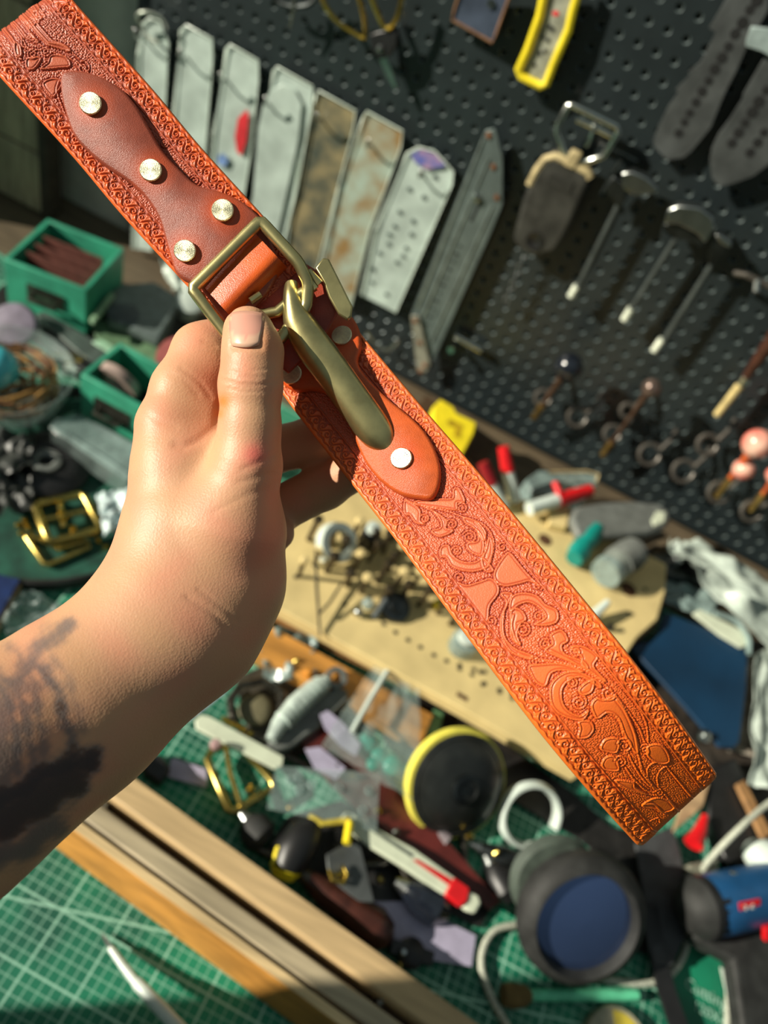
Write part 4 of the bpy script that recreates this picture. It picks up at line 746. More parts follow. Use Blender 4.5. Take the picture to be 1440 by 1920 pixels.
m_fer = mat('brass_ferrule', (196, 160, 90), 0.3, 0.9); m_brn = mat('brown_shank', (66, 46, 32), 0.5)
beveller('leather tool with a glossy black ball handle', (1067, 688), 0.0195, mat('black_gloss', (22, 26, 34), 0.12, spec=0.8), m_brn, (1001, 783), m_fer, 0.72)
beveller('leather tool with a polished brown and steel knob', (1222, 728), 0.0135, mat('brown_gloss', (108, 92, 84), 0.15, 0.6), m_brn, (1130, 852), m_fer, 0.8)
m_pink = mat('coral_gloss', (226, 190, 168), 0.2, rgb2=(206, 76, 66), scale=30)
beveller('leather tool with a marbled cream and coral handle', (1420, 832), 0.0200, m_pink, mat('coral_shank', (206, 96, 50), 0.3), (1344, 930), m_fer, 0.62)
o = MB().ball(wp(1394, 880, 0.05), 0.0150, 18).build('handle_bead', m_pink); tag(o, 'coral and cream bead just below the marbled tool handle', 'bead')
beveller('second coral handled tool cut by the right edge of the photo', (1458, 890), 0.0150, m_pink, MATS['coral_shank'], (1408, 956), m_fer, 0.5)
root = thing('brush', tuple(wp(1395, 710, 0.03)), 'thin brush with dark wooden handle and cream ferrule hung at the right edge', 'brush')
MB().tube([wp(1475, 600, 0.03), wp(1440, 650, 0.03), wp(1397, 710, 0.03)], [0.011, 0.0095, 0.0055], 12).build('handle', mat('dark_walnut', (64, 36, 26), 0.35), root); MB().tube([wp(1399, 706, 0.03), wp(1390, 720, 0.03)], 0.0068, 12).build('metal_band', m_nick, root); MB().tube([wp(1390, 720, 0.03), wp(1344, 778, 0.03)], [0.0060, 0.0050], 12).build('cream_ferrule', mat('cream_wood', (206, 186, 128), 0.5), root)
o = MB().tube([wp(1378, 512, 0.02), wp(1400, 516, 0.03), wp(1425, 528, 0.03), wp(1460, 545, 0.03)], 0.0036, 8).build('peg_wire', m_spr); tag(o, 'dull wire arm on the board at the right edge above the brush', 'hook')
o = MB().tube([wp(1420, 526, 0.03), wp(1418, 548, 0.04)], 0.0042, 8).build('peg_pin', m_nick); tag(o, 'short bright pin hanging from the dull wire arm', 'pin')
# ------------------------------------------------------------------ things on the bench
def tplate(name, label, cat, pts, z, th, m, group=None, bevel=0.0008, parent=None):
    mb = MB().poly([tp(x, y, z) for x, y in pts], (0, 0, -th)); o = mb.build(name, m, parent, bevel=bevel)
    if label: tag(o, label, cat, group)
    return o
def T(*p): return [tp(*q) for q in p]
def solo(name, label, cat, mb, m, group=None, bevel=0.0): return tag(mb.build(name, m, bevel=bevel), label, cat, group)
m_mdf = mat('mdf', (214, 192, 134), 0.7, var=0.07, scale=18); m_oak = mat('honey_wood', (190, 134, 62), 0.5, var=0.14, scale=10, stretch=(1, 12, 6), bump=0.1)
m_pine = mat('pale_pine', (196, 168, 124), 0.55, var=0.08, scale=10, stretch=(1, 14, 6), bump=0.1); m_white = mat('white_plastic', (196, 208, 200), 0.35, var=0.03); m_grey = mat('grey_plastic', (104, 108, 104), 0.45, var=0.08)
m_red = mat('red_plastic', (206, 24, 30), 0.35, var=0.05); m_teal = mat('teal_plastic', (14, 128, 118), 0.35, var=0.08); m_lav = mat('lavender_paper', (166, 160, 184), 0.7, var=0.05)
m_clear = mat('clear_plastic', (176, 196, 192), 0.12, alpha=0.18, spec=0.8, var=0.1); m_mist = mat('cloudy_plastic', (150, 172, 168), 0.25, alpha=0.55, spec=0.7); m_cream = mat('cream_plastic', (206, 214, 190), 0.5, var=0.04)
m_green = mat('green_paint', (54, 150, 120), 0.5, var=0.1, scale=25); m_rubber = mat('black_rubber', (34, 35, 34), 0.7, var=0.2, bump=0.2, bscale=400); m_blue = mat('navy_plastic', (10, 48, 76), 0.5, var=0.1, scale=12)
m_maroon = mat('maroon_leather', (84, 30, 26), 0.45, var=0.15, scale=30); m_gun = mat('gunmetal', (90, 86, 78), 0.35, 0.9, var=0.2, scale=80); m_bras2 = mat('brass', (190, 168, 92), 0.26, 1.0, var=0.12)
# wooden clamp made of three boards
root = thing('wooden_clamp', tuple(tp(520, 1750, 0)), 'pale wooden clamp of three long parallel boards lying on the cutting mat', 'clamp')
A58 = math.radians(-5.8); dx_ = Vector((math.cos(A58), math.sin(A58), 0)); dy_ = Vector((-math.sin(A58), math.cos(A58), 0)); s0 = (tp(40, 1520, 0) - Vector((0, 0, 0))).dot(dx_); s1 = s0 + 0.62
for prof, m_ in (([(.148, 0), (.1495, .012), (.1585, .050), (.1665, .050), (.1665, 0)], m_oak), ([(.1702, 0), (.1702, .048), (.1718, .050), (.1865, .050), (.1885, .048), (.1885, 0)], mat('grey_pine', (170, 156, 128), 0.55, scale=10, stretch=(1, 14, 6))), ([(.200, 0), (.1975, .046), (.200, .050), (.2245, .050), (.2245, 0)], m_pine)):
    MB().poly([dx_ * s0 + dy_ * a_ + Vector((0, 0, b_)) for a_, b_ in prof], dx_ * (s1 - s0)).build('board', m_, root, bevel=0.001)
MB().box(dx_ * ((s0 + s1) / 2) + dy_ * 0.1628 + Vector((0, 0, 0.0506)), dx_ * (s1 - s0) * 0.5, dy_ * 0.0039, (0, 0, 0.0010)).build('sunlit_cap', mat('sunlit_cap_wood', (206, 180, 134), 0.55, scale=10, stretch=(1, 14, 6)), root)  # thin cap added; its paler colour stands in for the sunlit board top
MB().box(dx_ * ((s0 + s1) / 2) + dy_ * 0.1945 + Vector((0, 0, 0.010)), dx_ * (s1 - s0) * 0.49, dy_ * 0.0055, (0, 0, 0.009)).build('spacer', mat('dark_walnut2', (58, 32, 18), 0.6), root)
for x, y in ((202, 1505), (716, 1872)):
    c_ = tp(x, y, 0.03); MB().tube([c_ - dy_ * 0.006, c_ + dy_ * 0.007], 0.0036, 10).tube([c_ + Vector((0, 0, -0.012)), c_ + Vector((0, 0, 0.006))], [0.006, 0.003], 8).build('wing_nut', m_steel, root)
# MDF tool block
root = thing('tool_block', tuple(tp(800, 1250, 0)), 'large pale fibreboard tool block with rows of drilled holes behind the strap', 'tool holder')
BLK = [(400, 985), (560, 905), (880, 915), (985, 937), (1130, 1002), (1180, 1022), (1250, 1058), (1247, 1110), (1232, 1162), (1194, 1196), (1150, 1262), (1112, 1400), (1086, 1455), (870, 1331), (520, 1139), (400, 1072)]
tplate('top_board', None, None, BLK, 0.050, 0.020, m_mdf, parent=root, bevel=0.0015)
tplate('lower_board', None, None, [(x, y - 10 if y > 1200 else y + 6) for x, y in BLK], 0.0295, 0.028, mat('mdf_lower', (150, 108, 62), 0.7, var=0.12, scale=12), parent=root)
hl = [(500 + x / 3, 900 + y / 3) for x, y in [(660, 810), (725, 857), (795, 900), (865, 940), (940, 985), (1012, 1018), (1085, 1062), (1155, 1095), (1215, 1150), (1310, 1192), (1380, 1228), (600, 770), (440, 700), (165, 545)]] + [(560 + x / 3, 1240 + y / 3) for x, y in [(905, 20), (1045, 60), (1045, 125), (1130, 160), (985, 45)]] + [(1016, 1035), (1125, 1080), (1185, 1060), (1210, 1105), (1180, 1150), (900, 1260), (960, 1300), (1060, 1390)]
mb = MB()
for x, y in hl: mb.lathe(tp(x, y, 0.0502), (0, 0, 1), [(0.0030, 0), (0.0030, 0.0002), (0.0006, 0.0002)], 12)
kindst(mb.build('drilled_holes', m_hole, root))
mb = MB()
for q, r_ in (((1022, 1012), .010), ((1178, 1105), .012), ((1195, 1060), .007)): mb.lathe(tp(*q, 0.0503), (0, 0, 1), [(r_, 0), (r_, 0.0003), (0.001, 0.0003)], 24)
kindst(mb.build('large_holes', mat('hole_wood', (84, 54, 30), 0.8), root))
tplate('slot', None, None, [(858, 1296), (878, 1308), (876, 1316), (856, 1304)], 0.0504, 0.001, MATS['hole_wood'], parent=root, bevel=0)
solo('wood_plank', 'honey coloured wooden plank lying along the front of the fibreboard block', 'plank', MB().box((-0.055, 0.447, 0.0135), (0.175, 0, 0), (0, 0.0205, 0), (0, 0, 0.0125)), m_oak, bevel=0.0015)
# stamping tools standing in the block
pos = [(588, 1060), (612, 1072), (640, 1046), (664, 1066), (690, 1052), (650, 1098), (676, 1110), (706, 1092), (728, 1072), (742, 1100), (716, 1126), (752, 1128), (770, 1106), (690, 1020), (718, 1036), (742, 1050), (766, 1072), (620, 1024), (662, 1006), (784, 1136), (800, 1112), (736, 1012), (578, 1012), (820, 1150), (560, 1080), (844, 1170)]
m_stool = mat('oiled_steel', (88, 78, 62), 0.4, 0.8, var=0.2, scale=120)
for i, (x, y) in enumerate(pos):
    b_ = tp(x, y, 0.051); hgt = 0.026 + 0.012 * ((i * 7) % 5) / 4; r_ = 0.0032 + 0.0010 * ((i * 3) % 4) / 3
    root = thing('stamping_tool', tuple(b_), 'leather stamp with a pale wooden head standing in the fibreboard block' if i % 3 == 0 else 'leather stamp with a dark steel head standing in the fibreboard block', 'stamping tool', 'wooden headed leather stamps' if i % 3 == 0 else 'steel headed leather stamps')
    ln = Vector((0.08 * math.sin(i * 2.1), 0.08 * math.cos(i * 1.7), 1)).normalized()
    MB().tube([b_, b_ + ln * hgt], [r_ * 0.8, r_], 10).build('shaft', m_stool, root); MB().lathe(b_ + ln * hgt, ln, [(r_ * 1.5, 0), (r_ * 1.7, 0.002), (r_ * 1.5, 0.006), (r_ * 0.9, 0.007)], 12).build('stamp_head', m_stool if i % 3 else m_mdf, root)
def bottle(label, x, y, z0, r_, h_, mb_, mc, name='bottle', cat='bottle'):
    b_ = tp(x, y, z0); root = thing(name, tuple(b_), label, cat); MB().lathe(b_, (0, 0, 1), [(r_ * .9, 0), (r_, 0.002), (r_, h_ * .7), (r_ * .6, h_ * .8)], 20).build('body', mb_, root); MB().lathe(b_ + Vector((0, 0, h_ * .8)), (0, 0, 1), [(r_ * .7, 0), (r_ * .7, h_ * .2), (r_ * .5, h_ * .22)], 20).build('cap', mc, root); return root
bottle('small bottle with a round white cap standing behind the leather stamps', 688, 1018, 0.051, 0.013, 0.035, m_dark, m_white)
bottle('small white-lidded bottle at the edge of the strap on the fibreboard block', 862, 1215, 0.051, 0.0165, 0.030, m_mist, m_white)
root = thing('tape_roll', tuple(tp(632, 1020, 0.051)), 'white roll of tape standing on edge below the ring finger', 'tape'); ax = (RX * 0.55 + BX * 0.8).normalized()
MB().lathe(tp(628, 1016, 0.078) - ax * 0.006, ax, [(0.015, 0), (0.0235, 0), (0.024, 0.001), (0.024, 0.017), (0.015, 0.017), (0.0145, 0)], 30, cap=False).build('tape_ring', m_white, root)
MB().tube([tp(612, 1015, 0.075), tp(606, 1052, 0.051)], 0.004, 8).build('cut_end', m_white, root)
root = thing('shadow_wire', tuple(tp(600, 1180, 0.051)), 'thin dark wires drawing mostly shadow lines over the fibreboard block beside the palm', 'dividers')
MB().tube([tp(592, 1030, 0.085), tp(594, 1100, 0.070), tp(600, 1192, 0.052)], [0.0014, 0.002, 0.0014], 8).build('leg', m_gun, root); MB().tube([tp(599, 1150, 0.062), tp(618, 1130, 0.064), tp(640, 1095, 0.070)], 0.0016, 8).build('leg', m_gun, root); MB().ball(tp(593, 1062, 0.078), 0.003, 10).build('hinge', m_steel, root)  # wires added to draw what is mostly a shadow
solo('yellow_bead', 'tiny yellow bead among the leather stamps beside the strap', 'bead', MB().lathe(tp(818, 1136, 0.051), (0, 0, 1), [(0.0055, 0), (0.0055, 0.009), (0.004, 0.010)], 16), m_yel)
solo('belt_knife', 'round dark strap cutter lying on the fibreboard block below the stamps', 'cutter', MB().lathe(tp(738, 1140, 0.052), (0.2, -0.3, 1), [(0.018, 0), (0.020, 0.004), (0.018, 0.010), (0.009, 0.012), (0.008, 0.016)], 24), m_dsteel)
solo('steel_ring', 'small shiny steel bead at the front of the fibreboard block', 'bead', MB().ball(tp(672, 1148, 0.057), 0.006, 14), m_steel)
solo('clear_bead', 'small clear plastic knob behind the shiny steel bead', 'knob', MB().ball(tp(690, 1132, 0.059), 0.0078, 14), m_mist)
o = MB().tube([tp(700, 1158, 0.053), tp(724, 1122, 0.066)], [0.004, 0.003], 10).build('punch_tube', m_steel); tag(o, 'short steel punch tube leaning against the round strap cutter', 'punch')
solo('nozzle', 'white tapered nozzle poking out from behind the right edge of the strap', 'nozzle', MB().tube(T((1085, 1182, 0.052), (1112, 1155, 0.062), (1140, 1128, 0.072)), [0.009, 0.0075, 0.0042], 14), m_white)
solo('dark_knob', 'tiny dark peg just below the white nozzle', 'peg', MB().lathe(tp(1140, 1180, 0.0505), (0, 0, 1), [(0.004, 0), (0.004, 0.01)], 12), m_dark)
# behind the block
def marker(label, a_, b_, c_, r_, mr=m_red):
    root = thing('marker_pen', tuple(tp(*c_)), label, 'marker', 'red capped markers'); A_, B_, C_ = T(a_, b_, c_); MB().tube([A_, B_], [r_ * .85, r_], 14).build('cap', mr, root); MB().tube([B_, C_], r_ * 0.92, 14).build('barrel', m_white, root)
marker('marker with a bright red cap standing upright behind the block', (944, 838, 0.11), (952, 884, 0.085), (966, 940, 0.055), 0.0098)
marker('marker with a dark red cap leaning half behind the strap edge', (905, 868, 0.10), (922, 908, 0.08), (945, 950, 0.056), 0.0095, mat('dark_red_plastic', (130, 20, 28), 0.4))
marker('marker lying flat with its red cap pointing right', (1106, 920, 0.075), (1044, 938, 0.075), (992, 954, 0.070), 0.0108)
solo('cap_clip', 'small red clip sticking up from the lying marker', 'clip', MB().tube(T((1040, 905, 0.085), (1050, 928, 0.083)), 0.005, 10), m_red)
root = thing('knife', tuple(tp(1170, 975, 0.06)), 'grey utility knife handle lying behind the fibreboard block', 'knife')
tplate('handle', None, None, [(1072, 970), (1080, 950), (1120, 942), (1180, 938), (1235, 942), (1256, 958), (1258, 975), (1246, 990), (1215, 1000), (1150, 1004), (1086, 1004)], 0.080, 0.016, m_grey, parent=root, bevel=0.005)
tplate('end_plate', None, None, [(1232, 958), (1248, 960), (1246, 978), (1226, 986), (1222, 976)], 0.0812, 0.002, m_cream, parent=root)
root = thing('glue_bottle', tuple(tp(1095, 1030, 0.052)), 'small teal plastic bottle lying on the right end of the fibreboard block', 'bottle')
MB().tube(T((1118, 992, 0.070), (1106, 1008, 0.070), (1092, 1024, 0.069)), [0.0125, 0.0145, 0.0125], 18).build('cap', m_teal, root); MB().tube(T((1094, 1020, 0.069), (1086, 1034, 0.068), (1076, 1048, 0.068)), [0.013, 0.0155, 0.012], 18).build('body', m_teal, root)
root = thing('glass_jar', tuple(tp(1160, 1060, 0.052)), 'grey ribbed jar lying on its side at the corner of the fibreboard block', 'jar')
MB().tube(T((1190, 1034, 0.076), (1170, 1048, 0.075)), [0.0215, 0.0225], 24).build('lid', m_grey, root); MB().tube(T((1172, 1046, 0.075), (1156, 1058, 0.074), (1140, 1070, 0.073)), [0.0205, 0.0215, 0.0205], 24).build('body', mat('grey_glass', (132, 140, 132), 0.2, alpha=0.9), root); MB().tube(T((1142, 1069, 0.073), (1134, 1076, 0.073)), [0.0225, 0.0215], 24).build('base_ring', m_mist, root)
for k in range(5): c_ = tp(1180 - k * 5, 1041 + k * 3.4, 0.0755); d_ = (tp(1140, 1070, 0.073) - tp(1190, 1034, 0.076)).normalized(); MB().tube([c_, c_ + d_ * 0.0012], 0.0236, 24).build('rib', m_grey, root)
root = thing('blade_box', tuple(tp(850, 800, 0.05)), 'bright yellow plastic case standing at the foot of the pegboard', 'case')
tplate('case_body', None, None, [(812, 762), (826, 748), (850, 762), (856, 774), (894, 792), (888, 815), (868, 852), (838, 846), (812, 812)], 0.085, 0.03, m_yel, parent=root, bevel=0.002)
tplate('cut_out', None, None, [(838, 790), (846, 786), (868, 798), (862, 822), (850, 816), (854, 802), (842, 798)], 0.0856, 0.001, mat('ochre', (180, 150, 20), 0.6), parent=root, bevel=0)
def crumple(name, label, cat, quad, z, amp, m, n_=18, seed=1, group=None, parent=None):
    rg = np.random.default_rng(seed); a_, b_, c_, d_ = [np.array(tp(*q, z)) for q in quad]; lowf = rg.normal(0, 1, (6, 6)); V_ = []
    for i in range(n_ + 1):
        for j in range(n_ + 1):
            s_, t_ = i / n_, j / n_; p = a_ * (1 - s_) * (1 - t_) + b_ * s_ * (1 - t_) + c_ * s_ * t_ + d_ * (1 - s_) * t_
            u_, v_ = s_ * 4.99, t_ * 4.99; i0, j0 = int(u_), int(v_); fu, fv = u_ - i0, v_ - j0
            hh = lowf[i0, j0] * (1 - fu) * (1 - fv) + lowf[i0 + 1, j0] * fu * (1 - fv) + lowf[i0, j0 + 1] * (1 - fu) * fv + lowf[i0 + 1, j0 + 1] * fu * fv
            V_.append(p + np.array([rg.normal(0, .0007), rg.normal(0, .0007), abs(hh) * amp + abs(rg.normal(0, amp * .10))]))
    V_ = np.array(V_); idx = np.arange((n_ + 1) ** 2).reshape(n_ + 1, n_ + 1); Fq = np.stack([idx[:-1, :-1], idx[1:, :-1], idx[1:, 1:], idx[:-1, 1:]], -1).reshape(-1, 4)
    o = npmesh(name, V_, Fq, m, parent, smooth=True); sd = o.modifiers.new('solid', 'SOLIDIFY'); sd.thickness = 0.0005; return tag(o, label, cat, group)
crumple('plastic_film', 'crumpled whitish plastic film running along the foot of the board at the right', 'film', [(1240, 1030), (1300, 1015), (1470, 1110), (1450, 1230)], 0.045, 0.012, mat('white_film', (172, 184, 174), 0.35, spec=0.7), seed=3)
crumple('plastic_bag', 'grey translucent bag bunched between the fibreboard block and the white film', 'bag', [(1190, 1100), (1240, 1080), (1350, 1120), (1320, 1170)], 0.022, 0.008, m_mist, seed=5)
crumple('white_sheet', 'white crumpled sheet at the right edge beside the blue plate', 'sheet', [(1405, 1235), (1465, 1200), (1475, 1500), (1400, 1470)], 0.03, 0.008, MATS['white_film'], seed=8)
crumple('grey_sheet', 'dull grey-brown folded sheet under the right corner of the blue plate', 'sheet', [(1375, 1200), (1415, 1225), (1430, 1440), (1360, 1410)], 0.012, 0.008, mat('grey_sheet', (132, 124, 112), 0.6), seed=9)
root = thing('blue_plate', tuple(tp(1300, 1290, 0.02)), 'dark navy plastic plate with rounded corners and a steel bolt at its lower end', 'plate')
tplate('plate_body', None, None, [(1246, 1148), (1300, 1168), (1378, 1200), (1394, 1212), (1401, 1232), (1399, 1290), (1386, 1392), (1376, 1402), (1350, 1400), (1290, 1330), (1186, 1216), (1196, 1205), (1222, 1204), (1238, 1180)], 0.036, 0.005, m_blue, parent=root, bevel=0.001)
MB().lathe(tp(1320, 1380, 0.0365), (0, 0, 1), [(0.009, 0), (0.009, 0.002), (0.005, 0.003), (0.005, 0.008), (0.002, 0.009)], 20).build('bolt', m_steel, root)
tplate('seed_packet', 'pale cream packet tucked behind the top edge of the blue plate', 'packet', [(1300, 1150), (1312, 1142), (1392, 1182), (1404, 1208), (1390, 1214), (1350, 1190)], 0.042, 0.004, m_cream)
solo('glass_tube', 'curved clear tube bent around the corner of the blue plate', 'tube', MB().tube([tp(*q[:2], 0.045) for q in catmull([(1340, 1150), (1380, 1165), (1402, 1195), (1404, 1225)], 4)], 0.004, 8), m_mist)
# sanding pad, ring, magnifier
ax = (RX * 0.38 - UX * 0.02 + BX * 0.92).normalized(); c_ = tp(858, 1470, 0.045); root = thing('sanding_pad', tuple(tp(868, 1480, 0)), 'round black sanding pad with a thick yellow foam edge', 'sanding pad')
MB().lathe(c_ - ax * 0.012, ax, [(0.050, 0), (0.0585, 0.001), (0.060, 0.006), (0.0585, 0.013), (0.050, 0.0135)], 48).build('foam_edge', mat('yellow_foam', (222, 212, 84), 0.75, var=0.05), root)
MB().lathe(c_ + ax * 0.0012, ax, [(0.0545, 0), (0.0555, 0.003), (0.051, 0.006), (0.0495, 0.0055), (0.040, 0.012), (0.022, 0.0165), (0.0165, 0.017)], 48).build('rubber_dome', mat('dome_rubber', (30, 32, 30), 0.3, spec=0.6), root)
MB().lathe(c_ + ax * 0.0175, ax, [(0.0165, 0), (0.0165, 0.003), (0.013, 0.004), (0.012, -0.002), (0.006, -0.002), (0.006, 0.002), (0.003, 0.002)], 32).build('hub', m_dsteel, root)
c_ = tp(993, 1528, 0.022); ax = (RX * 0.25 + BX * 0.95).normalized(); u_ = RX - ax * RX.dot(ax); u_.normalize(); w_2 = ax.cross(u_)
o = MB().sweep([c_ + u_ * (0.0335 * math.cos(a_)) + w_2 * (0.0335 * math.sin(a_)) for a_ in np.linspace(-0.55, 2 * math.pi - 1.45, 40)], [(-.0012, -.009), (.0012, -.009), (.0045, .0), (.0012, .009), (-.0012, .009), (-.004, 0)], ax).build('plastic_ring', m_white); tag(o, 'open white plastic ring beside the sanding pad', 'ring')
root = thing('magnifier', tuple(tp(1100, 1745, 0)), 'thick black padded ring with a lens coloured blue for its sky reflection', 'lens'); ax = (RX * 0.14 + BX * 0.98 - UX * 0.05).normalized(); c_ = tp(1098, 1732, 0.066)
MB().lathe(c_ - ax * 0.026, ax, [(0.050, 0), (0.064, 0.004), (0.066, 0.014), (0.064, 0.024), (0.056, 0.032), (0.0525, 0.033), (0.050, 0.028), (0.0485, 0.020), (0.048, 0.004)], 56).build('padded_rim', m_rubber, root)
MB().lathe(c_ - ax * 0.004, ax, [(0.0486, -0.002), (0.0486, 0), (0.036, 0.002), (0.018, 0.0034), (0.001, 0.004)], 56).build('lens', mat('lens_sky_blue', (84, 108, 158), 0.08, 0.85, var=0.03, scale=10, coat=1.0), root)  # base colour carries the reflected blue sky
MB().lathe(c_ - ax * 0.034 - RX * 0.022 + UX * 0.03, ax, [(0.040, 0), (0.046, 0.006), (0.040, 0.016)], 30).build('side_pad', mat('grey_pad', (62, 72, 64), 0.7), root)
# drill
root = thing('cordless_drill', tuple(tp(1390, 1720, 0)), 'dark blue cordless screwdriver with a red label lying at the right edge', 'drill'); A_, B_ = T((1292, 1706, 0.050), (1520, 1660, 0.050)); dd = (B_ - A_).normalized()
sd_ = dd.cross(BX).normalized()
MB().tube([A_ + dd * 0.006, A_ + dd * 0.016, A_ + dd * 0.05, B_], [0.0225, 0.030, 0.0315, 0.0315], 28).build('motor_housing', mat('tool_blue', (22, 70, 112), 0.4, var=0.05), root)
MB().tube([A_ - dd * 0.008, A_ - dd * 0.004, A_ + dd * 0.005, A_ + dd * 0.014], [0.012, 0.021, 0.0265, 0.031], 28).build('collar', m_rubber, root); MB().tube([A_ + dd * 0.012, A_ + dd * 0.020], 0.0318, 28).build('grip_band', m_dark, root)
for k in range(4): ph = -0.55 + 0.33 * k; rad_ = BX * math.cos(ph) + sd_ * math.sin(ph); tan_ = sd_ * math.cos(ph) - BX * math.sin(ph); MB().box(A_ + dd * 0.033 + rad_ * 0.0312, dd * 0.008, tan_ * 0.0026, rad_ * 0.0010).build('vent_slot', m_hole, root, bevel=0.0008)
c_ = A_ + dd * 0.063 + BX * 0.0306 - sd_ * 0.008; lab_ = MB().box(c_, dd * 0.0140, sd_ * 0.0070, BX * 0.0014).build('red_label', m_red, root, bevel=0.0004)
upd = (UX - dd * UX.dot(dd)).normalized(); text('3.6', c_ - dd * 0.0095 - upd * 0.0045 + BX * 0.0018, 0.013, m_white, lab_, dd, upd)
MB().box(A_ + dd * 0.092 + BX * 0.0312 - sd_ * 0.002, dd * 0.014, sd_ * 0.0028, BX * 0.0014).build('white_badge', m_cream, root, bevel=0.0008)
MB().poly([tp(x, y, 0.036) for x, y in [(1296, 1752), (1370, 1740), (1440, 1722), (1480, 1760), (1500, 1960), (1398, 1960), (1376, 1800), (1330, 1776)]], (0, 0, -0.022)).build('grip', m_rubber, root, bevel=0.004)
MB().box(tp(1442, 1748, 0.062), dd * 0.008, sd_ * 0.007, BX * 0.004).build('red_switch', m_red, root, bevel=0.001)
solo('white_glove', 'bulky white plastic piece at the right edge above the drill', 'plastic piece', MB().ball(tp(1440, 1612, 0.05), 0.03, 16, (1, 0.7, 0.7)), m_white)
m_cord = mat('braided_cord', (176, 180, 164), 0.7, var=0.2, scale=700, bump=0.6, bscale=900)
solo('braided_cord', 'grey braided cord looping under the black padded ring and the drill', 'cord', MB().tube([tp(*q) for q in catmull([(1500, 1475, 0.10), (1440, 1508, 0.09), (1385, 1555, 0.085), (1334, 1608, 0.050), (1315, 1636, 0.024), (1304, 1660, 0.006), (1296, 1720, 0.005), (1284, 1785, 0.005), (1262, 1822, 0.005), (1235, 1840, 0.005), (1180, 1843, 0.005), (1080, 1820, 0.004), (1000, 1740, 0.004), (962, 1735, 0.005), (922, 1750, 0.005), (902, 1800, 0.005), (918, 1862, 0.005), (960, 1940, 0.005)], 6)], 0.0036, 10), m_cord)
solo('braided_cord', 'short straight run of braided cord below the drill grip', 'cord', MB().tube(T((1368, 1775, 0.006), (1366, 1850, 0.006), (1362, 1960, 0.006)), 0.0033, 10), m_cord)
tplate('tag_label', 'small white paper tag on the straight braided cord', 'tag', [(1350, 1812), (1372, 1828), (1380, 1862), (1362, 1866)], 0.011, 0.001, m_paper)
tplate('fabric_strap', 'wide dark grey fabric strap running down beside the padded ring', 'strap', [(1192, 1580), (1262, 1548), (1276, 1600), (1292, 1680), (1290, 1742), (1262, 1810), (1226, 1808), (1212, 1700)], 0.020, 0.004, mat('grey_webbing', (58, 60, 62), 0.7, bump=0.3, bscale=700))
solo('black_strap', 'narrow black strap running to the bottom edge beside the mat lettering', 'strap', MB().sweep(T((1216, 1700, 0.026), (1232, 1790, 0.016), (1250, 1860, 0.012), (1285, 1960, 0.012)), [(-.010, -.002), (.010, -.002), (.010, .002), (-.010, .002)], (0, 0, 1)), m_dark)
tplate('grey_board', 'dark grey flat board with a small hole at the lower right corner', 'board', [(1384, 1800), (1480, 1760), (1490, 1960), (1376, 1960)], 0.006, 0.004, mat('dark_board', (56, 58, 60), 0.6))
solo('bolt', 'small bright bolt standing above the drill housing', 'bolt', MB().lathe(tp(1366, 1645, 0.06), (0.1, -0.2, 1), [(0.004, 0), (0.004, 0.006), (0.0065, 0.008), (0.005, 0.012)], 14), m_nick)
tplate('loose_sheet', 'pale tan leather scrap under the curled end of the belt', 'leather scrap', [(1262, 1560), (1318, 1512), (1330, 1470), (1312, 1450), (1280, 1500)], 0.03, 0.004, mat('tan_leather', (176, 146, 110), 0.6))
solo('red_clip', 'red plastic clip below the curled end of the belt', 'clip', MB().tube(T((1322, 1530, 0.035), (1312, 1560, 0.035), (1300, 1582, 0.034)), [0.004, 0.008, 0.011], 14), m_red)
tplate('steel_block', 'greyish metal block between the fabric strap and the drill', 'block', [(1290, 1620), (1345, 1608), (1352, 1650), (1300, 1668)], 0.03, 0.02, mat('block_metal', (120, 120, 106), 0.5, 0.3), bevel=0.002)
tplate('black_case', 'black plastic case standing behind the curled belt end', 'case', [(1325, 1440), (1380, 1420), (1420, 1500), (1410, 1640), (1360, 1610), (1330, 1530)], 0.025, 0.02, m_dark, bevel=0.003)
tplate('tan_stick', 'tan wooden stick between the black case and the white sheet', 'stick', [(1382, 1470), (1396, 1462), (1446, 1560), (1432, 1575)], 0.034, 0.006, mat('tan_wood', (150, 112, 70), 0.6))
root = thing('dust_brush', tuple(tp(1060, 1866, 0.0)), 'brush with a mint green handle and short tan bristles', 'brush')
MB().tube(T((992, 1866, 0.008), (1060, 1866, 0.008), (1130, 1866, 0.008), (1195, 1866, 0.008)), [0.0052, 0.0058, 0.0062, 0.0050], 12).build('handle', mat('mint_plastic', (100, 206, 160), 0.35), root); MB().tube(T((944, 1866, 0.010), (960, 1867, 0.010), (984, 1867, 0.010), (992, 1866, 0.009)), [0.010, 0.0115, 0.0095, 0.006], 14).build('bristles', mat('bristle', (112, 92, 50), 0.9, bump=0.8, bscale=500), root)
root = thing('round_tin', tuple(tp(1160, 1960, 0)), 'round tin lid with black and yellow wedges cut by the bottom edge', 'tin'); c_ = tp(1160, 1962, 0.012)
MB().lathe(c_ - Vector((0, 0, 0.012)), (0, 0, 1), [(0.0345, 0), (0.0345, 0.011), (0.033, 0.0125), (0.031, 0.011)], 40).build('tin_rim', mat('tin_rim', (150, 146, 124), 0.4, 0.4), root); MB().lathe(c_ - Vector((0, 0, 0.003)), (0, 0, 1), [(0.031, 0), (0.031, 0.001)], 40).build('black_face', m_dark, root)
for k in range(3):
    a0 = math.radians(52 + 120 * k); MB().poly([c_ + Vector((0, 0, -0.0006))] + [c_ + Vector((0.030 * math.cos(a0 + t_), 0.030 * math.sin(a0 + t_), -0.0006)) for t_ in np.linspace(0, 1.05, 8)], (0, 0, -0.0008)).build('yellow_wedge', mat('mustard', (186, 168, 60), 0.5), root)
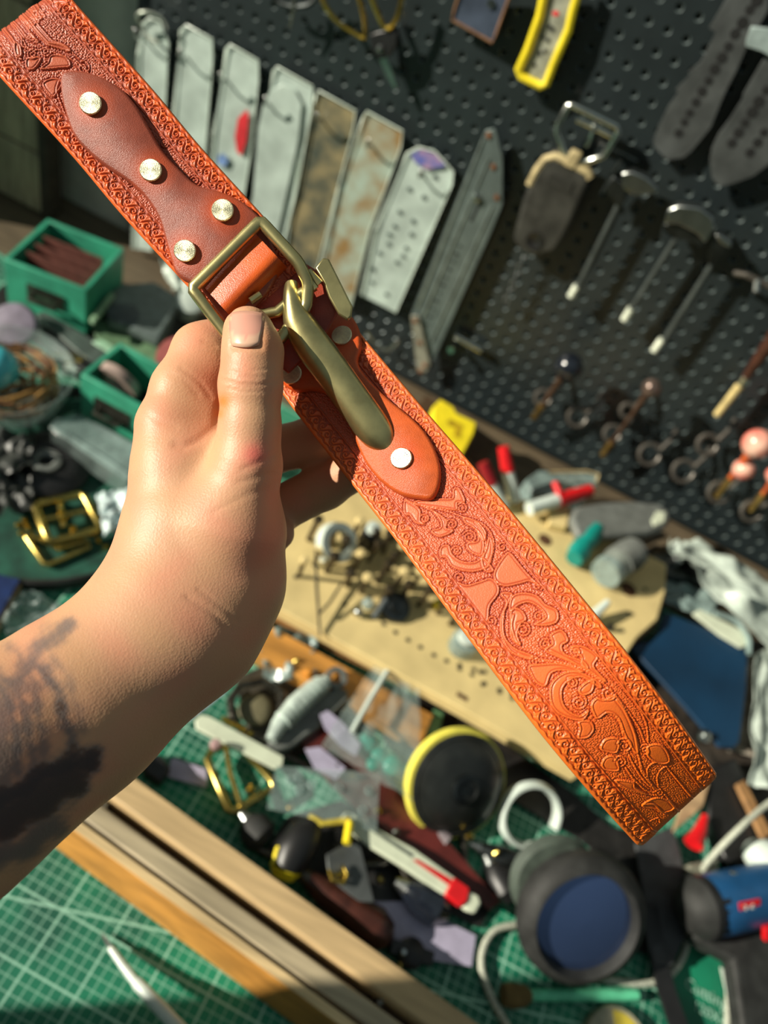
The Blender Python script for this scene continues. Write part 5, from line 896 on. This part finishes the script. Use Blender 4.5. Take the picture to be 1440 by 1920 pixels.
# middle clutter
root = thing('label_pen', tuple(tp(770, 1620, 0.01)), 'long pale flat tool with a hole at one end and a red tip', 'tool')
tplate('pale_body', None, None, [(640, 1532), (648, 1522), (662, 1524), (676, 1536), (776, 1590), (858, 1648), (852, 1682), (830, 1676), (760, 1628), (690, 1584), (660, 1560)], 0.036, 0.006, m_cream, parent=root, bevel=0.0015)
tplate('groove', None, None, [(680, 1546), (686, 1542), (776, 1602), (772, 1608)], 0.0364, 0.001, mat('groove_grey', (84, 92, 84), 0.6), parent=root, bevel=0); tplate('red_stripe', None, None, [(774, 1612), (782, 1611), (846, 1648), (842, 1660)], 0.0366, 0.0012, m_red, parent=root, bevel=0)
tplate('red_sleeve', None, None, [(852, 1644), (882, 1664), (878, 1690), (866, 1700), (834, 1678)], 0.0385, 0.009, m_red, parent=root, bevel=0.002); tplate('pale_tip', None, None, [(878, 1670), (898, 1678), (903, 1694), (892, 1712), (874, 1706), (866, 1698)], 0.036, 0.007, m_cream, parent=root, bevel=0.002)
MB().lathe(tp(652, 1532, 0.0364), (0, 0, 1), [(0.0036, 0), (0.0036, 0.0004), (0.001, 0.0004)], 16).build('end_hole', MATS['groove_grey'], root)
tplate('maroon_strip', 'long dark maroon leather strip lying diagonally under the clutter', 'leather strip', [(556, 1378), (574, 1352), (606, 1346), (660, 1400), (724, 1462), (770, 1508), (850, 1588), (940, 1690), (920, 1706), (846, 1640), (760, 1590), (676, 1520), (620, 1470)], 0.022, 0.005, m_maroon, bevel=0.001)
crumple('zip_bag', 'clear plastic zip bag lying against the front edge of the fibreboard block', 'bag', [(700, 1246), (786, 1290), (784, 1512), (600, 1400)], 0.040, 0.004, m_clear, seed=12)
solo('bag_seal', 'whitish seal strip across the clear zip bag', 'strip', MB().tube(T((726, 1258, 0.048), (690, 1318, 0.048), (660, 1372, 0.047)), 0.0028, 8), m_white)
for k, (x, y, r_) in enumerate([(690, 1392, .012), (712, 1416, .010), (736, 1434, .012), (700, 1432, .008)]): solo('teal_bead', 'teal glassy bead inside the clear zip bag', 'bead', MB().ball(tp(x, y, 0.030), r_, 14, (1, 1, .6)), mat('teal_glass', (24, 150, 130), 0.2), 'teal beads in the zip bag')
root = thing('folding_knife', tuple(tp(580, 1350, 0.01)), 'grey knife handle with a ribbed white spine lying under the wrist', 'knife')
tplate('handle', None, None, [(498, 1396), (512, 1410), (545, 1402), (600, 1362), (655, 1312), (652, 1292), (628, 1286), (560, 1340)], 0.030, 0.014, m_grey, parent=root, bevel=0.003)
MB().tube(T((508, 1388, 0.034), (524, 1358, 0.035), (552, 1322, 0.036), (585, 1292, 0.036), (612, 1278, 0.036)), [0.006, 0.009, 0.010, 0.010, 0.008], 14).build('white_spine', mat('spine_grey', (176, 190, 182), 0.45), root)
for k in range(9): a_, b_ = tp(530 + k * 8.6, 1352 - k * 8.2, 0.0355), tp(537 + k * 8.6, 1346 - k * 8.2, 0.0355); MB().tube([a_, a_.lerp(b_, .45)], 0.0114, 14).build('rib', MATS['spine_grey'], root)
root = thing('hex_nut', tuple(tp(626, 1270, 0.03)), 'grey round nut at the end of the ribbed knife', 'nut'); MB().lathe(tp(628, 1272, 0.030), (0.2, -0.2, 1), [(0.007, 0), (0.0125, 0), (0.0125, 0.007), (0.007, 0.007), (0.0065, 0)], 24, cap=False).build('nut_body', m_grey, root)
def tframe(name, label, cat, pts, z, r_, m, prong=None, group=None, zs=None, beads=0):
    root = thing(name, tuple(tp(*pts[0], 0)), label, cat, group); P_ = [tp(x, y, (zs[i] if zs else z)) for i, (x, y) in enumerate(pts)]
    MB().tube(P_, r_, 10, True).build('frame', m, root)
    if prong: MB().tube([tp(*q, z + 0.003) for q in prong], r_ * 0.7, 8).build('prong', m, root)
    if beads:
        mb = MB()
        for i in range(len(P_)):
            for k in range(beads): mb.ball(P_[i].lerp(P_[(i + 1) % len(P_)], k / beads) + BX * r_ * .5, r_ * .75, 8)
        kindst(mb.build('beaded_edge', m, root))
    return root
tframe('square_buckle', 'square gold belt buckle lying below the cream strip', 'buckle', [(388, 1424), (396, 1408), (436, 1392), (448, 1396), (508, 1462), (510, 1480), (436, 1522), (428, 1518)], 0.018, 0.0042, m_bras2, prong=[(424, 1402), (432, 1450), (452, 1512)])
tframe('ornate_buckle', 'dark antique buckle with a beaded edge beside the wrist', 'buckle', [(432, 1312), (452, 1284), (492, 1276), (530, 1300), (524, 1350), (500, 1388), (468, 1380), (436, 1352)], 0.020, 0.0050, m_gun, beads=5)
solo('leather_oval', 'dull brown oval pad inside the dark beaded buckle', 'pad', MB().ball(tp(480, 1330, 0.008), 0.02, 16, (1, 1, .35)), mat('olive_pad', (110, 104, 78), 0.6))
mb = MB()
for x, y in [(428, 1352), (438, 1358), (448, 1362), (458, 1368), (470, 1376), (420, 1348)]: solo('gold_bead', 'gold bead in the short row between the beaded buckle and the cream strip', 'bead', MB().ball(tp(x, y, 0.028), 0.0032, 10), m_gold, 'gold beads by the cream strip')
tplate('cream_strip', 'flat cream plastic strip lying diagonally under the forearm', 'strip', [(366, 1350), (376, 1340), (392, 1342), (532, 1418), (530, 1436), (516, 1442), (368, 1366)], 0.034, 0.004, m_cream, bevel=0.001)
root = thing('clear_sheet', tuple(tp(620, 1500, 0.02)), 'clear plastic sheet with eyelets lying over the gold buckle and maroon strip', 'sheet')
tplate('sheet', None, None, [(518, 1436), (610, 1442), (712, 1448), (706, 1560), (600, 1536), (500, 1516)], 0.040, 0.0012, m_clear, parent=root, bevel=0)
for x, y in [(560, 1458), (586, 1472), (560, 1482), (636, 1478), (692, 1482), (680, 1520), (545, 1462)]: MB().lathe(tp(x, y, 0.0404), (0, 0, 1), [(0.0028, 0), (0.0046, 0.0004), (0.0040, 0.0014), (0.0026, 0.0014), (0.0024, 0)], 16, cap=False).build('eyelet', m_mist, root)
for k, (lb, pts, z_) in enumerate([('lavender paper slip beside the square gold buckle', [(322, 1420), (386, 1442), (388, 1476), (312, 1456)], 0.006), ('lavender paper corner under the wrist', [(350, 1330), (415, 1280), (425, 1296), (352, 1352)], 0.02), ('lavender card with small print below the red-tipped tool', [(700, 1690), (760, 1690), (892, 1754), (884, 1812), (806, 1800), (726, 1760)], 0.008),
        ('crinkled lavender paper on the maroon strip', [(600, 1340), (614, 1332), (644, 1356), (676, 1396), (668, 1418), (640, 1400), (610, 1366)], 0.038), ('greyish lavender scrap below the crinkled one', [(572, 1404), (600, 1400), (648, 1440), (630, 1462), (590, 1440)], 0.03)]): tplate('paper_slip', lb, 'paper', pts, z_, 0.0012, m_lav, 'lavender paper pieces', bevel=0)
solo('binder_clip', 'black clip partly hidden below the forearm', 'clip', MB().poly(T((272, 1450, 0.02), (262, 1420, 0.02), (300, 1412, 0.02), (322, 1440, 0.02), (300, 1468, 0.02)), (0, 0, -0.018)), m_dark, bevel=0.003)
root = thing('pliers', tuple(tp(560, 1590, 0)), 'black tool handle with yellow bands beside the wooden clamp', 'pliers')
MB().tube(T((590, 1545, 0.030), (572, 1565, 0.030), (548, 1600, 0.026), (532, 1640, 0.020)), [0.010, 0.018, 0.020, 0.014], 16).build('grip', m_dark, root); MB().tube(T((536, 1628, 0.024), (530, 1646, 0.020)), [0.0165, 0.011], 16).build('yellow_end', m_yel, root)
MB().tube(T((512, 1620, 0.030), (520, 1592, 0.034), (548, 1568, 0.040)), 0.0024, 8).build('yellow_band', m_yel, root); MB().tube(T((580, 1530, 0.036), (604, 1544, 0.040), (636, 1540, 0.040), (656, 1538, 0.042)), 0.0032, 8).build('yellow_wire', MATS['mustard'], root); MB().tube(T((656, 1542, 0.042), (650, 1582, 0.044)), 0.0042, 8).build('yellow_spring', m_yel, root)
solo('black_spring', 'black coil between the yellow bands of the pliers', 'spring', MB().tube([tp(634, 1545 + k * 1.6, 0.03) + Vector((0.006 * math.cos(k * 1.2), 0.004 * math.sin(k * 1.2), 0.004 * math.sin(k * 1.2))) for k in range(26)], 0.0012, 6), m_dark)
root = thing('steel_wedge', tuple(tp(650, 1640, 0.02)), 'trapezoid of grey sheet steel leaning above the dark wooden handle', 'steel plate')
tplate('wedge_plate', None, None, [(612, 1602), (636, 1588), (674, 1580), (688, 1632), (702, 1692), (672, 1690), (640, 1664), (616, 1640)], 0.034, 0.003, m_tin, parent=root)
tframe('gold_loop', 'small open gold loop on the steel wedge', 'loop', [(616, 1632), (622, 1650), (644, 1656), (650, 1640), (642, 1624), (640, 1640), (628, 1642)], 0.040, 0.0022, m_gold)
root = thing('awl', tuple(tp(670, 1720, 0)), 'dark brown wooden handle lying between the clamp and the steel wedge', 'awl')
MB().tube(T((580, 1650, 0.018), (610, 1672, 0.020), (660, 1708, 0.020), (700, 1738, 0.020), (722, 1756, 0.018), (732, 1764, 0.017)), [0.009, 0.014, 0.0155, 0.0195, 0.015, 0.006], 20).build('wooden_handle', mat('rosewood', (60, 30, 22), 0.3, var=0.2), root); MB().tube(T((560, 1634, 0.018), (580, 1650, 0.018)), [0.006, 0.009], 14).build('steel_collar', m_gun, root)
for lb, a_, b_, r_, m_ in [('glossy black pear-shaped handle below the red-tipped tool', (760, 1664, 0.018), (840, 1712, 0.016), 0.018, MATS['black_gloss']), ('short black grip under the maroon strip end', (920, 1620, 0.012), (960, 1690, 0.012), 0.016, m_dark), ('black rubber grip half hidden below the square gold buckle', (462, 1536, 0.014), (500, 1580, 0.014), 0.016, m_rubber), ('dark handle pointing at the white ring', (900, 1590, 0.012), (1010, 1640, 0.014), 0.012, m_dsteel)]:
    A_, B_ = tp(*a_), tp(*b_); root = thing('awl', tuple(A_), lb, 'awl', 'dark handled awls'); MB().tube([A_, A_.lerp(B_, .3), A_.lerp(B_, .75), B_], [r_ * .5, r_, r_ * 1.1, r_ * .6], 16).build('grip', m_, root); MB().tube([A_ - (B_ - A_).normalized() * 0.012, A_], [r_ * .25, r_ * .5], 12).build('ferrule', m_steel, root)
root = thing('thumb_screw', tuple(tp(775, 1790, 0)), 'black winged thumb screw with a brass pin beside the clamp', 'screw')
c_ = tp(776, 1784, 0.020); MB().lathe(c_ - Vector((0, 0, 0.018)), (0, 0, 1), [(0.010, 0), (0.014, 0.004), (0.014, 0.012), (0.009, 0.016)], 20).box(c_ + Vector((0, 0, -0.008)), (0.021, 0.004, 0), (-0.0012, 0.006, 0), (0, 0, 0.005)).build('winged_knob', m_dark, root); MB().tube([tp(756, 1788, 0.012), tp(748, 1816, 0.008)], 0.0028, 10).build('brass_pin', m_bras2, root); MB().ball(tp(756, 1786, 0.02), 0.004, 10).build('pin_head', m_steel, root)
tplate('green_tab', 'small green and white tab between the zip bag and the sanding pad', 'tab', [(796, 1374), (814, 1328), (834, 1336), (822, 1380), (804, 1386)], 0.016, 0.006, mat('leaf_green', (104, 150, 104), 0.5), bevel=0.002)
solo('plastic_peg', 'short grey plastic peg under the sanding pad', 'peg', MB().tube(T((812, 1556, 0.014), (836, 1580, 0.014)), [0.008, 0.0105], 12), mat('warm_grey', (128, 118, 122), 0.5))
crumple('plastic_scraps', 'crumpled grey plastic wrap below the heel of the hand', 'wrap', [(470, 1200), (580, 1180), (610, 1270), (500, 1290)], 0.008, 0.012, m_mist, seed=21)
solo('amber_bead', 'small orange bead on the grey plastic wrap', 'bead', MB().ball(tp(578, 1262, 0.03), 0.005, 12), mat('amber', (200, 130, 40), 0.3))
solo('pink_bead', 'small pinkish clear bead on the cream strip', 'bead', MB().ball(tp(404, 1396, 0.042), 0.0062, 12), mat('pink_clear', (196, 160, 160), 0.2, alpha=0.7))
for k, (x, y) in enumerate([(420, 1290), (556, 1240), (470, 1480), (590, 1260), (660, 1455), (708, 1520), (742, 1560), (930, 1600), (545, 1515), (680, 1640), (712, 1650), (880, 1568), (630, 1440)]): solo('small_rivet', 'small bright rivet cap scattered on the bench clutter', 'rivet', MB().lathe(tp(x, y, 0.0245), (0.2 * math.sin(k), 0.2 * math.cos(k), 1), [(0.0042, 0), (0.0044, 0.001), (0.003, 0.003), (0.0016, 0.006)], 12), [m_steel, m_bras2, m_gold][k % 3], 'loose rivets in the clutter')
for k in range(9):
    x, y = [(560, 1430), (640, 1560), (700, 1620), (760, 1640), (590, 1310), (500, 1600), (870, 1600), (540, 1250), (690, 1540)][k]; A_ = tp(x, y, 0.010); d_ = Vector((math.cos(k * 1.9), math.sin(k * 1.9), 0.05))
    solo('steel_rod', 'short dark steel rod lost in the clutter of tools', 'rod', MB().tube([A_ - d_ * 0.018, A_, A_ + d_ * 0.02], [0.0055, 0.0045, 0.003], 10), m_gun, 'short steel rods in the clutter')
root = thing('craft_knife', tuple(tp(270, 1850, 0)), 'white-handled scalpel pointing up-left on the lit cutting mat', 'knife')
MB().sweep(T((190, 1749, 0.003), (197, 1760, 0.006), (208, 1779, 0.010)), [(-.0012, -.0005), (.0012, -.0005), (.0012, .0005), (-.0012, .0005)], (0, 0, 1), scale=[0.2, 1.2, 1.5]).build('blade', m_steel, root)
MB().tube(T((207, 1777, 0.010), (232, 1812, 0.016), (252, 1838, 0.021), (258, 1844, 0.022), (300, 1890, 0.032), (370, 1966, 0.046)), [0.0030, 0.0036, 0.0038, 0.0050, 0.0056, 0.0060], 12).build('handle', m_white, root)
# left side
root = thing('round_tray', tuple(tp(95, 960, 0)), 'round tray with a black rubber rim holding gold buckles', 'tray'); c_ = tp(95, 905, 0.0)
MB().lathe(c_, (0, 0, 1), [(0.150, 0.002), (0.150, 0.0), (0.158, 0), (0.160, 0.016), (0.157, 0.019), (0.153, 0.016), (0.151, 0.002)], 72, cap=False).build('rubber_rim', m_rubber, root); MB().lathe(c_, (0, 0, 1), [(0.151, 0.0005), (0.151, 0.0025)], 72).build('tray_floor', mat('shaded_mat_green', (26, 74, 60), 0.6, var=0.2, scale=40), root)  # floor colour copies the green mat with its shading
tframe('square_buckle', 'large gold double buckle lying in the round tray', 'buckle', [(67, 952), (74, 944), (150, 928), (160, 934), (187, 984), (182, 994), (100, 1016), (90, 1012)], 0.016, 0.0052, m_bras2, prong=[(112, 940), (116, 966), (120, 990)], zs=None)
for (a_, b_) in (((82, 975), (175, 956)),): o = MB().tube(T((*a_, 0.016), (*b_, 0.016)), 0.0036, 8).build('cross_bar', m_bras2); tag(o, 'gold bar lying across the large gold buckle in the tray', 'bar')
tframe('flat_buckle', 'thin brass frame under the lower side of the large gold buckle', 'buckle', [(50, 1008), (58, 1004), (110, 1028), (165, 1014), (168, 1026), (90, 1060), (82, 1056)], 0.007, 0.0034, m_bras2)
for k, (x, y) in enumerate([(35, 984), (46, 975), (51, 987), (41, 1000), (59, 1001), (112, 942), (115, 960), (118, 975), (137, 990), (184, 1014), (200, 1026), (152, 1012)]): solo('brass_rivet', 'small shiny brass rivet by the gold buckles in the tray', 'rivet', MB().ball(tp(x, y, 0.006 if k < 5 or k > 8 else 0.022), 0.0042, 10), m_gold, 'brass rivets in the round tray')
crumple('paper_ball', 'crumpled white plastic bag between the tray and the hand', 'bag', [(182, 930), (245, 920), (250, 990), (195, 1008)], 0.022, 0.010, mat('bluish_white', (196, 214, 214), 0.4), seed=31)
root = thing('blue_book', tuple(tp(0, 1120, 0)), 'corner of a blue book with a tan edge at the left side of the photo', 'book')
tplate('cover', None, None, [(-60, 1062), (38, 1086), (-10, 1170), (-80, 1230)], 0.02, 0.003, mat('book_blue', (22, 44, 92), 0.5), parent=root); tplate('page_block', None, None, [(-60, 1062), (42, 1087), (-4, 1180), (-80, 1240)], 0.0168, 0.012, mat('tan_pages', (150, 130, 104), 0.7), parent=root)
crumple('clear_bag', 'crumpled clear plastic bag above the forearm', 'bag', [(-10, 1150), (60, 1118), (150, 1150), (20, 1220)], 0.004, 0.016, m_clear, seed=33)
crumple('grey_bag', 'crumpled dark grey plastic bag at the left edge above the tray', 'bag', [(-40, 830), (66, 815), (60, 890), (-30, 905)], 0.020, 0.012, mat('dark_film', (50, 53, 50), 0.45, spec=0.5), seed=35)
crumple('grey_bag', 'smaller crumpled grey plastic bag in the left side of the tray', 'bag', [(-30, 895), (60, 900), (66, 960), (-20, 975)], 0.012, 0.014, MATS['dark_film'], seed=36)
root = thing('glass_bowl', tuple(tp(20, 720, 0.01)), 'glass bowl filled with tangled gold and brown cord at the left edge', 'bowl'); c_ = tp(18, 750, 0.022)
MB().lathe(c_, (0, 0, 1), [(0.045, 0), (0.066, 0.012), (0.078, 0.040), (0.080, 0.056), (0.0775, 0.056), (0.075, 0.040), (0.062, 0.013), (0.040, 0.004)], 48).build('bowl_wall', m_clear, root)
mb = MB(); rg = random.Random(4)
for k in range(46):
    a_, b_ = rg.uniform(0, 6.28), rg.uniform(0, 6.28); r_ = rg.uniform(0.02, 0.058); z_ = rg.uniform(0.016, 0.052); mb.tube([c_ + Vector((r_ * math.cos(a_ + t_), r_ * math.sin(a_ + t_), z_ + 0.006 * math.sin(2 * t_ + b_))) for t_ in np.linspace(0, 2.4, 8)], 0.0020, 5)
o = mb.build('tangled_cord', mat('gold_cord', (160, 122, 66), 0.5, rgb2=(92, 60, 40), scale=30)); tag(o, 'tangle of gold and brown cord inside the glass bowl', 'cord', kind='stuff')
solo('teal_stone', 'glossy pale turquoise ball on the tangled cord at the left edge', 'ball', MB().ball(tp(-6, 690, 0.085), 0.0265, 24, (1, 1, 1)), mat('turquoise', (70, 176, 190), 0.2, spec=0.7))
solo('lilac_lid', 'lilac-grey round lid behind the glass bowl', 'lid', MB().lathe(tp(28, 612, 0.050), (0.1, -0.5, 0.8), [(0.030, 0), (0.032, 0.004), (0.028, 0.010), (0.015, 0.012)], 30), mat('lilac', (120, 112, 128), 0.5))
def obox(name, label, cat, f0, f1, z0, hh, depth, m, group=None, thk=0.003, inner=None):
    A_, B_ = tp(*f0, z0), tp(*f1, z0); d_ = (B_ - A_); L_ = d_.length; d_.normalize(); k_ = Vector((-d_.y, d_.x, 0)); root = thing(name, tuple(A_), label, cat, group); c_ = A_ + d_ * L_ / 2
    up = Vector((0, 0, 1))
    MB().box(c_ + up * hh / 2, d_ * L_ / 2, k_ * thk, up * hh / 2).build('front_panel', m, root, bevel=0.001); MB().box(c_ + k_ * depth + up * hh / 2, d_ * L_ / 2, k_ * thk, up * hh / 2).build('back_panel', m, root, bevel=0.001)
    for s_ in (-1, 1): MB().box(c_ + d_ * s_ * (L_ / 2 - thk) + k_ * depth / 2 + up * hh / 2, d_ * thk, k_ * (depth / 2 - thk), up * hh / 2).build('side_panel', m, root)
    MB().box(c_ + k_ * depth / 2 + up * thk, d_ * (L_ / 2 - 2 * thk), k_ * (depth / 2 - thk), up * thk * .8).build('bottom_panel', m, root)
    hc = c_ + up * hh * 0.48 - k_ * (thk + 0.001); MB().tube([hc - d_ * 0.018 + k_ * 0.002, hc - d_ * 0.018 - k_ * 0.012, hc + d_ * 0.018 - k_ * 0.012, hc + d_ * 0.018 + k_ * 0.002], 0.0030, 8).build('handle', m_gun, root); MB().box(hc + up * 0.004, d_ * 0.026, k_ * 0.0012, up * 0.012).build('handle_plate', m_gun, root)
    return c_, d_, k_, L_
c_, d_, k_, L_ = obox('green_box', 'dark green open wooden drawer box at the back left, half of its front in sun', 'drawer box', (17, 572), (163, 628), 0.035, 0.078, 0.11, m_green)
for k in range(3): solo('leather_sheet', 'brown leather sheet filed in the sunlit-fronted green drawer', 'leather sheet', MB().box(c_ + k_ * (0.03 + 0.022 * k) + Vector((0, 0, 0.045)), d_ * (L_ / 2 - 0.014), k_ * 0.0015, (0, 0, 0.032)), mat('dark_brown_leather', (96, 56, 48), 0.6), 'leather sheets in the green drawer')
solo('box_stand', 'black metal box under the sunlit-fronted green drawer', 'box', MB().box(c_ + k_ * 0.055 + Vector((0, 0, -0.019)), d_ * L_ * .48, k_ * 0.055, (0, 0, 0.015)), m_dark, bevel=0.002)
c_, d_, k_, L_ = obox('green_box', 'lighter green drawer box just left of the index finger', 'drawer box', (154, 778), (270, 842), 0.022, 0.075, 0.075, m_green)
solo('tape_roll', 'roll of pale tape with a dark red core sticking out of the lighter green drawer', 'tape', MB().lathe(c_ + k_ * 0.03 + Vector((0, 0, 0.050)) - Vector((0.02, 0, 0)), k_ + Vector((0, 0, .3)), [(0.018, 0), (0.030, 0), (0.030, 0.012), (0.018, 0.012), (0.0175, 0)], 36, cap=False), mat('pale_tape', (150, 132, 124), 0.4))
solo('red_spool', 'dull red disc standing behind the index finger', 'disc', MB().lathe(c_ + k_ * 0.10 + d_ * 0.030 + Vector((0, 0, 0.075)), BX, [(0.030, 0), (0.031, 0.003), (0.030, 0.012)], 36), mat('dull_red', (140, 58, 52), 0.5))
root = thing('metal_rail', tuple(tp(160, 660, 0.02)), 'long dark grey metal tray edge running between the two green drawers', 'tray')
tplate('rail_top', None, None, [(66, 590), (84, 582), (180, 640), (300, 712), (290, 730), (240, 712), (150, 662)], 0.050, 0.006, mat('rail_grey', (86, 96, 92), 0.4, 0.3), parent=root); tplate('rail_base', None, None, [(70, 600), (150, 668), (240, 720), (290, 736), (270, 755), (180, 710), (90, 640)], 0.042, 0.03, m_dark, parent=root)
tplate('glass_slide', 'pale green glass strip lying on the metal tray edge', 'glass strip', [(172, 640), (190, 636), (248, 668), (236, 680)], 0.056, 0.003, mat('pale_green', (150, 190, 160), 0.3))
tplate('green_card', 'olive green card behind the metal tray edge', 'card', [(170, 600), (210, 600), (320, 640), (300, 690), (240, 668), (180, 632)], 0.045, 0.004, mat('olive_green', (94, 124, 92), 0.6))
tplate('green_bar', 'pale green bar leaning against the right end of the sunlit-fronted drawer', 'bar', [(168, 598), (176, 604), (216, 552), (208, 546)], 0.075, 0.006, mat('sage', (120, 150, 120), 0.5))
root = thing('grey_pouch', tuple(tp(260, 580, 0.02)), 'grey flat pouch with a darker oval behind the index finger', 'pouch')
tplate('pouch_body', None, None, [(208, 545), (226, 532), (290, 526), (338, 556), (322, 600), (300, 636), (250, 612), (200, 594)], 0.068, 0.02, mat('pouch_grey', (92, 104, 102), 0.45), parent=root, bevel=0.005)
MB().lathe(tp(232, 588, 0.0685), (0, 0, 1), [(0.022, 0), (0.022, 0.0012), (0.018, 0.0016)], 30).build('dark_oval', mat('slate', (58, 68, 74), 0.5), root)
solo('white_tub', 'small white tub beside the left end of the buckle', 'tub', MB().lathe(tp(350, 585, 0.04), (0.2, -0.2, 1), [(0.017, 0), (0.019, 0.022), (0.020, 0.026), (0.014, 0.028)], 26), m_white)
crumple('white_wrap', 'pale green-white plastic wrap behind the left side of the buckle', 'wrap', [(300, 500), (345, 480), (400, 590), (335, 570)], 0.03, 0.012, MATS['white_film'], seed=41)
root = thing('clear_case', tuple(tp(170, 840, 0)), 'clear plastic case with a lid edge in front of the lighter green drawer', 'case')
tplate('lid', None, None, [(92, 800), (104, 786), (150, 776), (262, 836), (262, 880), (240, 900)], 0.045, 0.004, m_mist, parent=root, bevel=0.001); tplate('case_body', None, None, [(94, 806), (150, 786), (258, 844), (256, 888), (238, 904)], 0.0405, 0.03, m_clear, parent=root, bevel=0.002)
MB().tube(T((100, 800, 0.046), (170, 842, 0.046), (240, 888, 0.046)), 0.0022, 8).build('lid_edge', m_mist, root)
root = thing('grinding_disc', tuple(tp(85, 870, 0.01)), 'black rubber disc with a grey centre nut in the tray', 'disc'); MB().lathe(tp(86, 874, 0.0035), (0, 0, 1), [(0.052, 0), (0.054, 0.006), (0.045, 0.014), (0.022, 0.018), (0.018, 0.016)], 44).build('rubber_disc', m_dark, root)
MB().lathe(tp(86, 868, 0.018), (0, 0, 1), [(0.008, 0.0), (0.019, 0.0), (0.018, 0.006), (0.012, 0.007), (0.008, 0.004)], 28, cap=False).build('centre_nut', m_grey, root)
o = MB().tube([tp(*q[:2], 0.04) for q in catmull([(96, 666), (120, 664), (146, 672), (150, 680), (120, 676)], 4)], 0.0030, 8).build('brass_wire', m_bras2); tag(o, 'bent brass wire beside the glass bowl', 'wire')
tplate('white_card', 'small white card corner below the bent brass wire', 'card', [(118, 688), (128, 680), (150, 694), (118, 704)], 0.035, 0.002, m_white)
# behind the block, at the foot of the board
solo('clear_box', 'clear plastic box behind the lying marker at the foot of the board', 'box', MB().poly(T((985, 900, 0.05), (1010, 882, 0.05), (1118, 888, 0.05), (1122, 905, 0.05), (1100, 925, 0.05), (1000, 925, 0.05)), (0, 0, -0.045)), m_mist, bevel=0.002)
solo('bent_wire', 'pale bent wire above the lying marker', 'wire', MB().tube(T((1030, 886, 0.07), (1100, 884, 0.07), (1122, 890, 0.07), (1118, 904, 0.065)), 0.0022, 8), MATS['pale_leather'])
tplate('mdf_offcut', 'pale fibreboard offcut leaning behind the lying marker', 'offcut', [(1030, 950), (1070, 948), (1062, 990), (1030, 982)], 0.062, 0.01, m_mdf)
root = thing('metal_bracket', tuple(tp(1290, 1060, 0.0)), 'dark metal bracket with a steel post behind the white film', 'bracket')
tplate('bracket_plate', None, None, [(1210, 1050), (1226, 1020), (1300, 1030), (1352, 1066), (1340, 1090), (1260, 1080)], 0.040, 0.02, m_dsteel, parent=root, bevel=0.002); MB().lathe(tp(1262, 1056, 0.04), (0, 0, 1), [(0.008, 0), (0.008, 0.014), (0.006, 0.016)], 18).build('post', m_steel, root)
solo('brown_block', 'dark brown wooden block behind the yellow case', 'block', MB().poly(T((770, 770, 0.04), (800, 740, 0.04), (930, 830, 0.04), (900, 880, 0.04)), (0, 0, -0.038)), mat('brown_block', (72, 54, 36), 0.6), bevel=0.002)

m_dark_fill = mat('dark_fill_black', (30, 29, 28), 0.55, var=0.3, scale=40, bump=0.4, bscale=300)  # dark sheets added under the clutter to darken the open mat
tplate('loose_sheet', 'added black sheet darkening the gaps under the pliers and the red-tipped tool', 'leather scrap', [(500, 1590), (540, 1530), (640, 1500), (700, 1540), (800, 1600), (930, 1690), (900, 1740), (820, 1700), (700, 1700), (600, 1660)], 0.0045, 0.003, m_dark_fill)
tplate('loose_sheet', 'added dark sheet darkening the gaps under the folding knife and the beaded buckle', 'leather scrap', [(440, 1270), (560, 1220), (660, 1260), (720, 1330), (640, 1400), (540, 1420), (470, 1390)], 0.0045, 0.003, mat('dark_fill_olive', (58, 54, 44), 0.6, var=0.3))
tplate('loose_sheet', 'added dark sheet under the sanding pad and the white ring', 'leather scrap', [(780, 1300), (860, 1330), (1080, 1490), (1180, 1580), (1150, 1620), (1080, 1570), (960, 1500), (800, 1520)], 0.0045, 0.003, m_dark_fill)
tplate('loose_sheet', 'added black sheet between the padded ring and the fabric strap', 'leather scrap', [(1090, 1540), (1200, 1560), (1240, 1700), (1260, 1800), (1180, 1780), (1120, 1640)], 0.0045, 0.003, m_dark_fill)
tplate('loose_sheet', 'added dark sheet under the blue plate and the white sheet', 'leather scrap', [(1180, 1200), (1440, 1200), (1480, 1600), (1400, 1640), (1300, 1500), (1200, 1300)], 0.006, 0.004, mat('dark_fill_brown', (50, 44, 38), 0.6, var=0.3))
tplate('loose_sheet', 'added dark sheet under the green drawers at the left', 'leather scrap', [(-20, 560), (60, 480), (340, 560), (360, 700), (330, 760), (250, 740), (60, 640)], 0.006, 0.004, m_dark_fill)
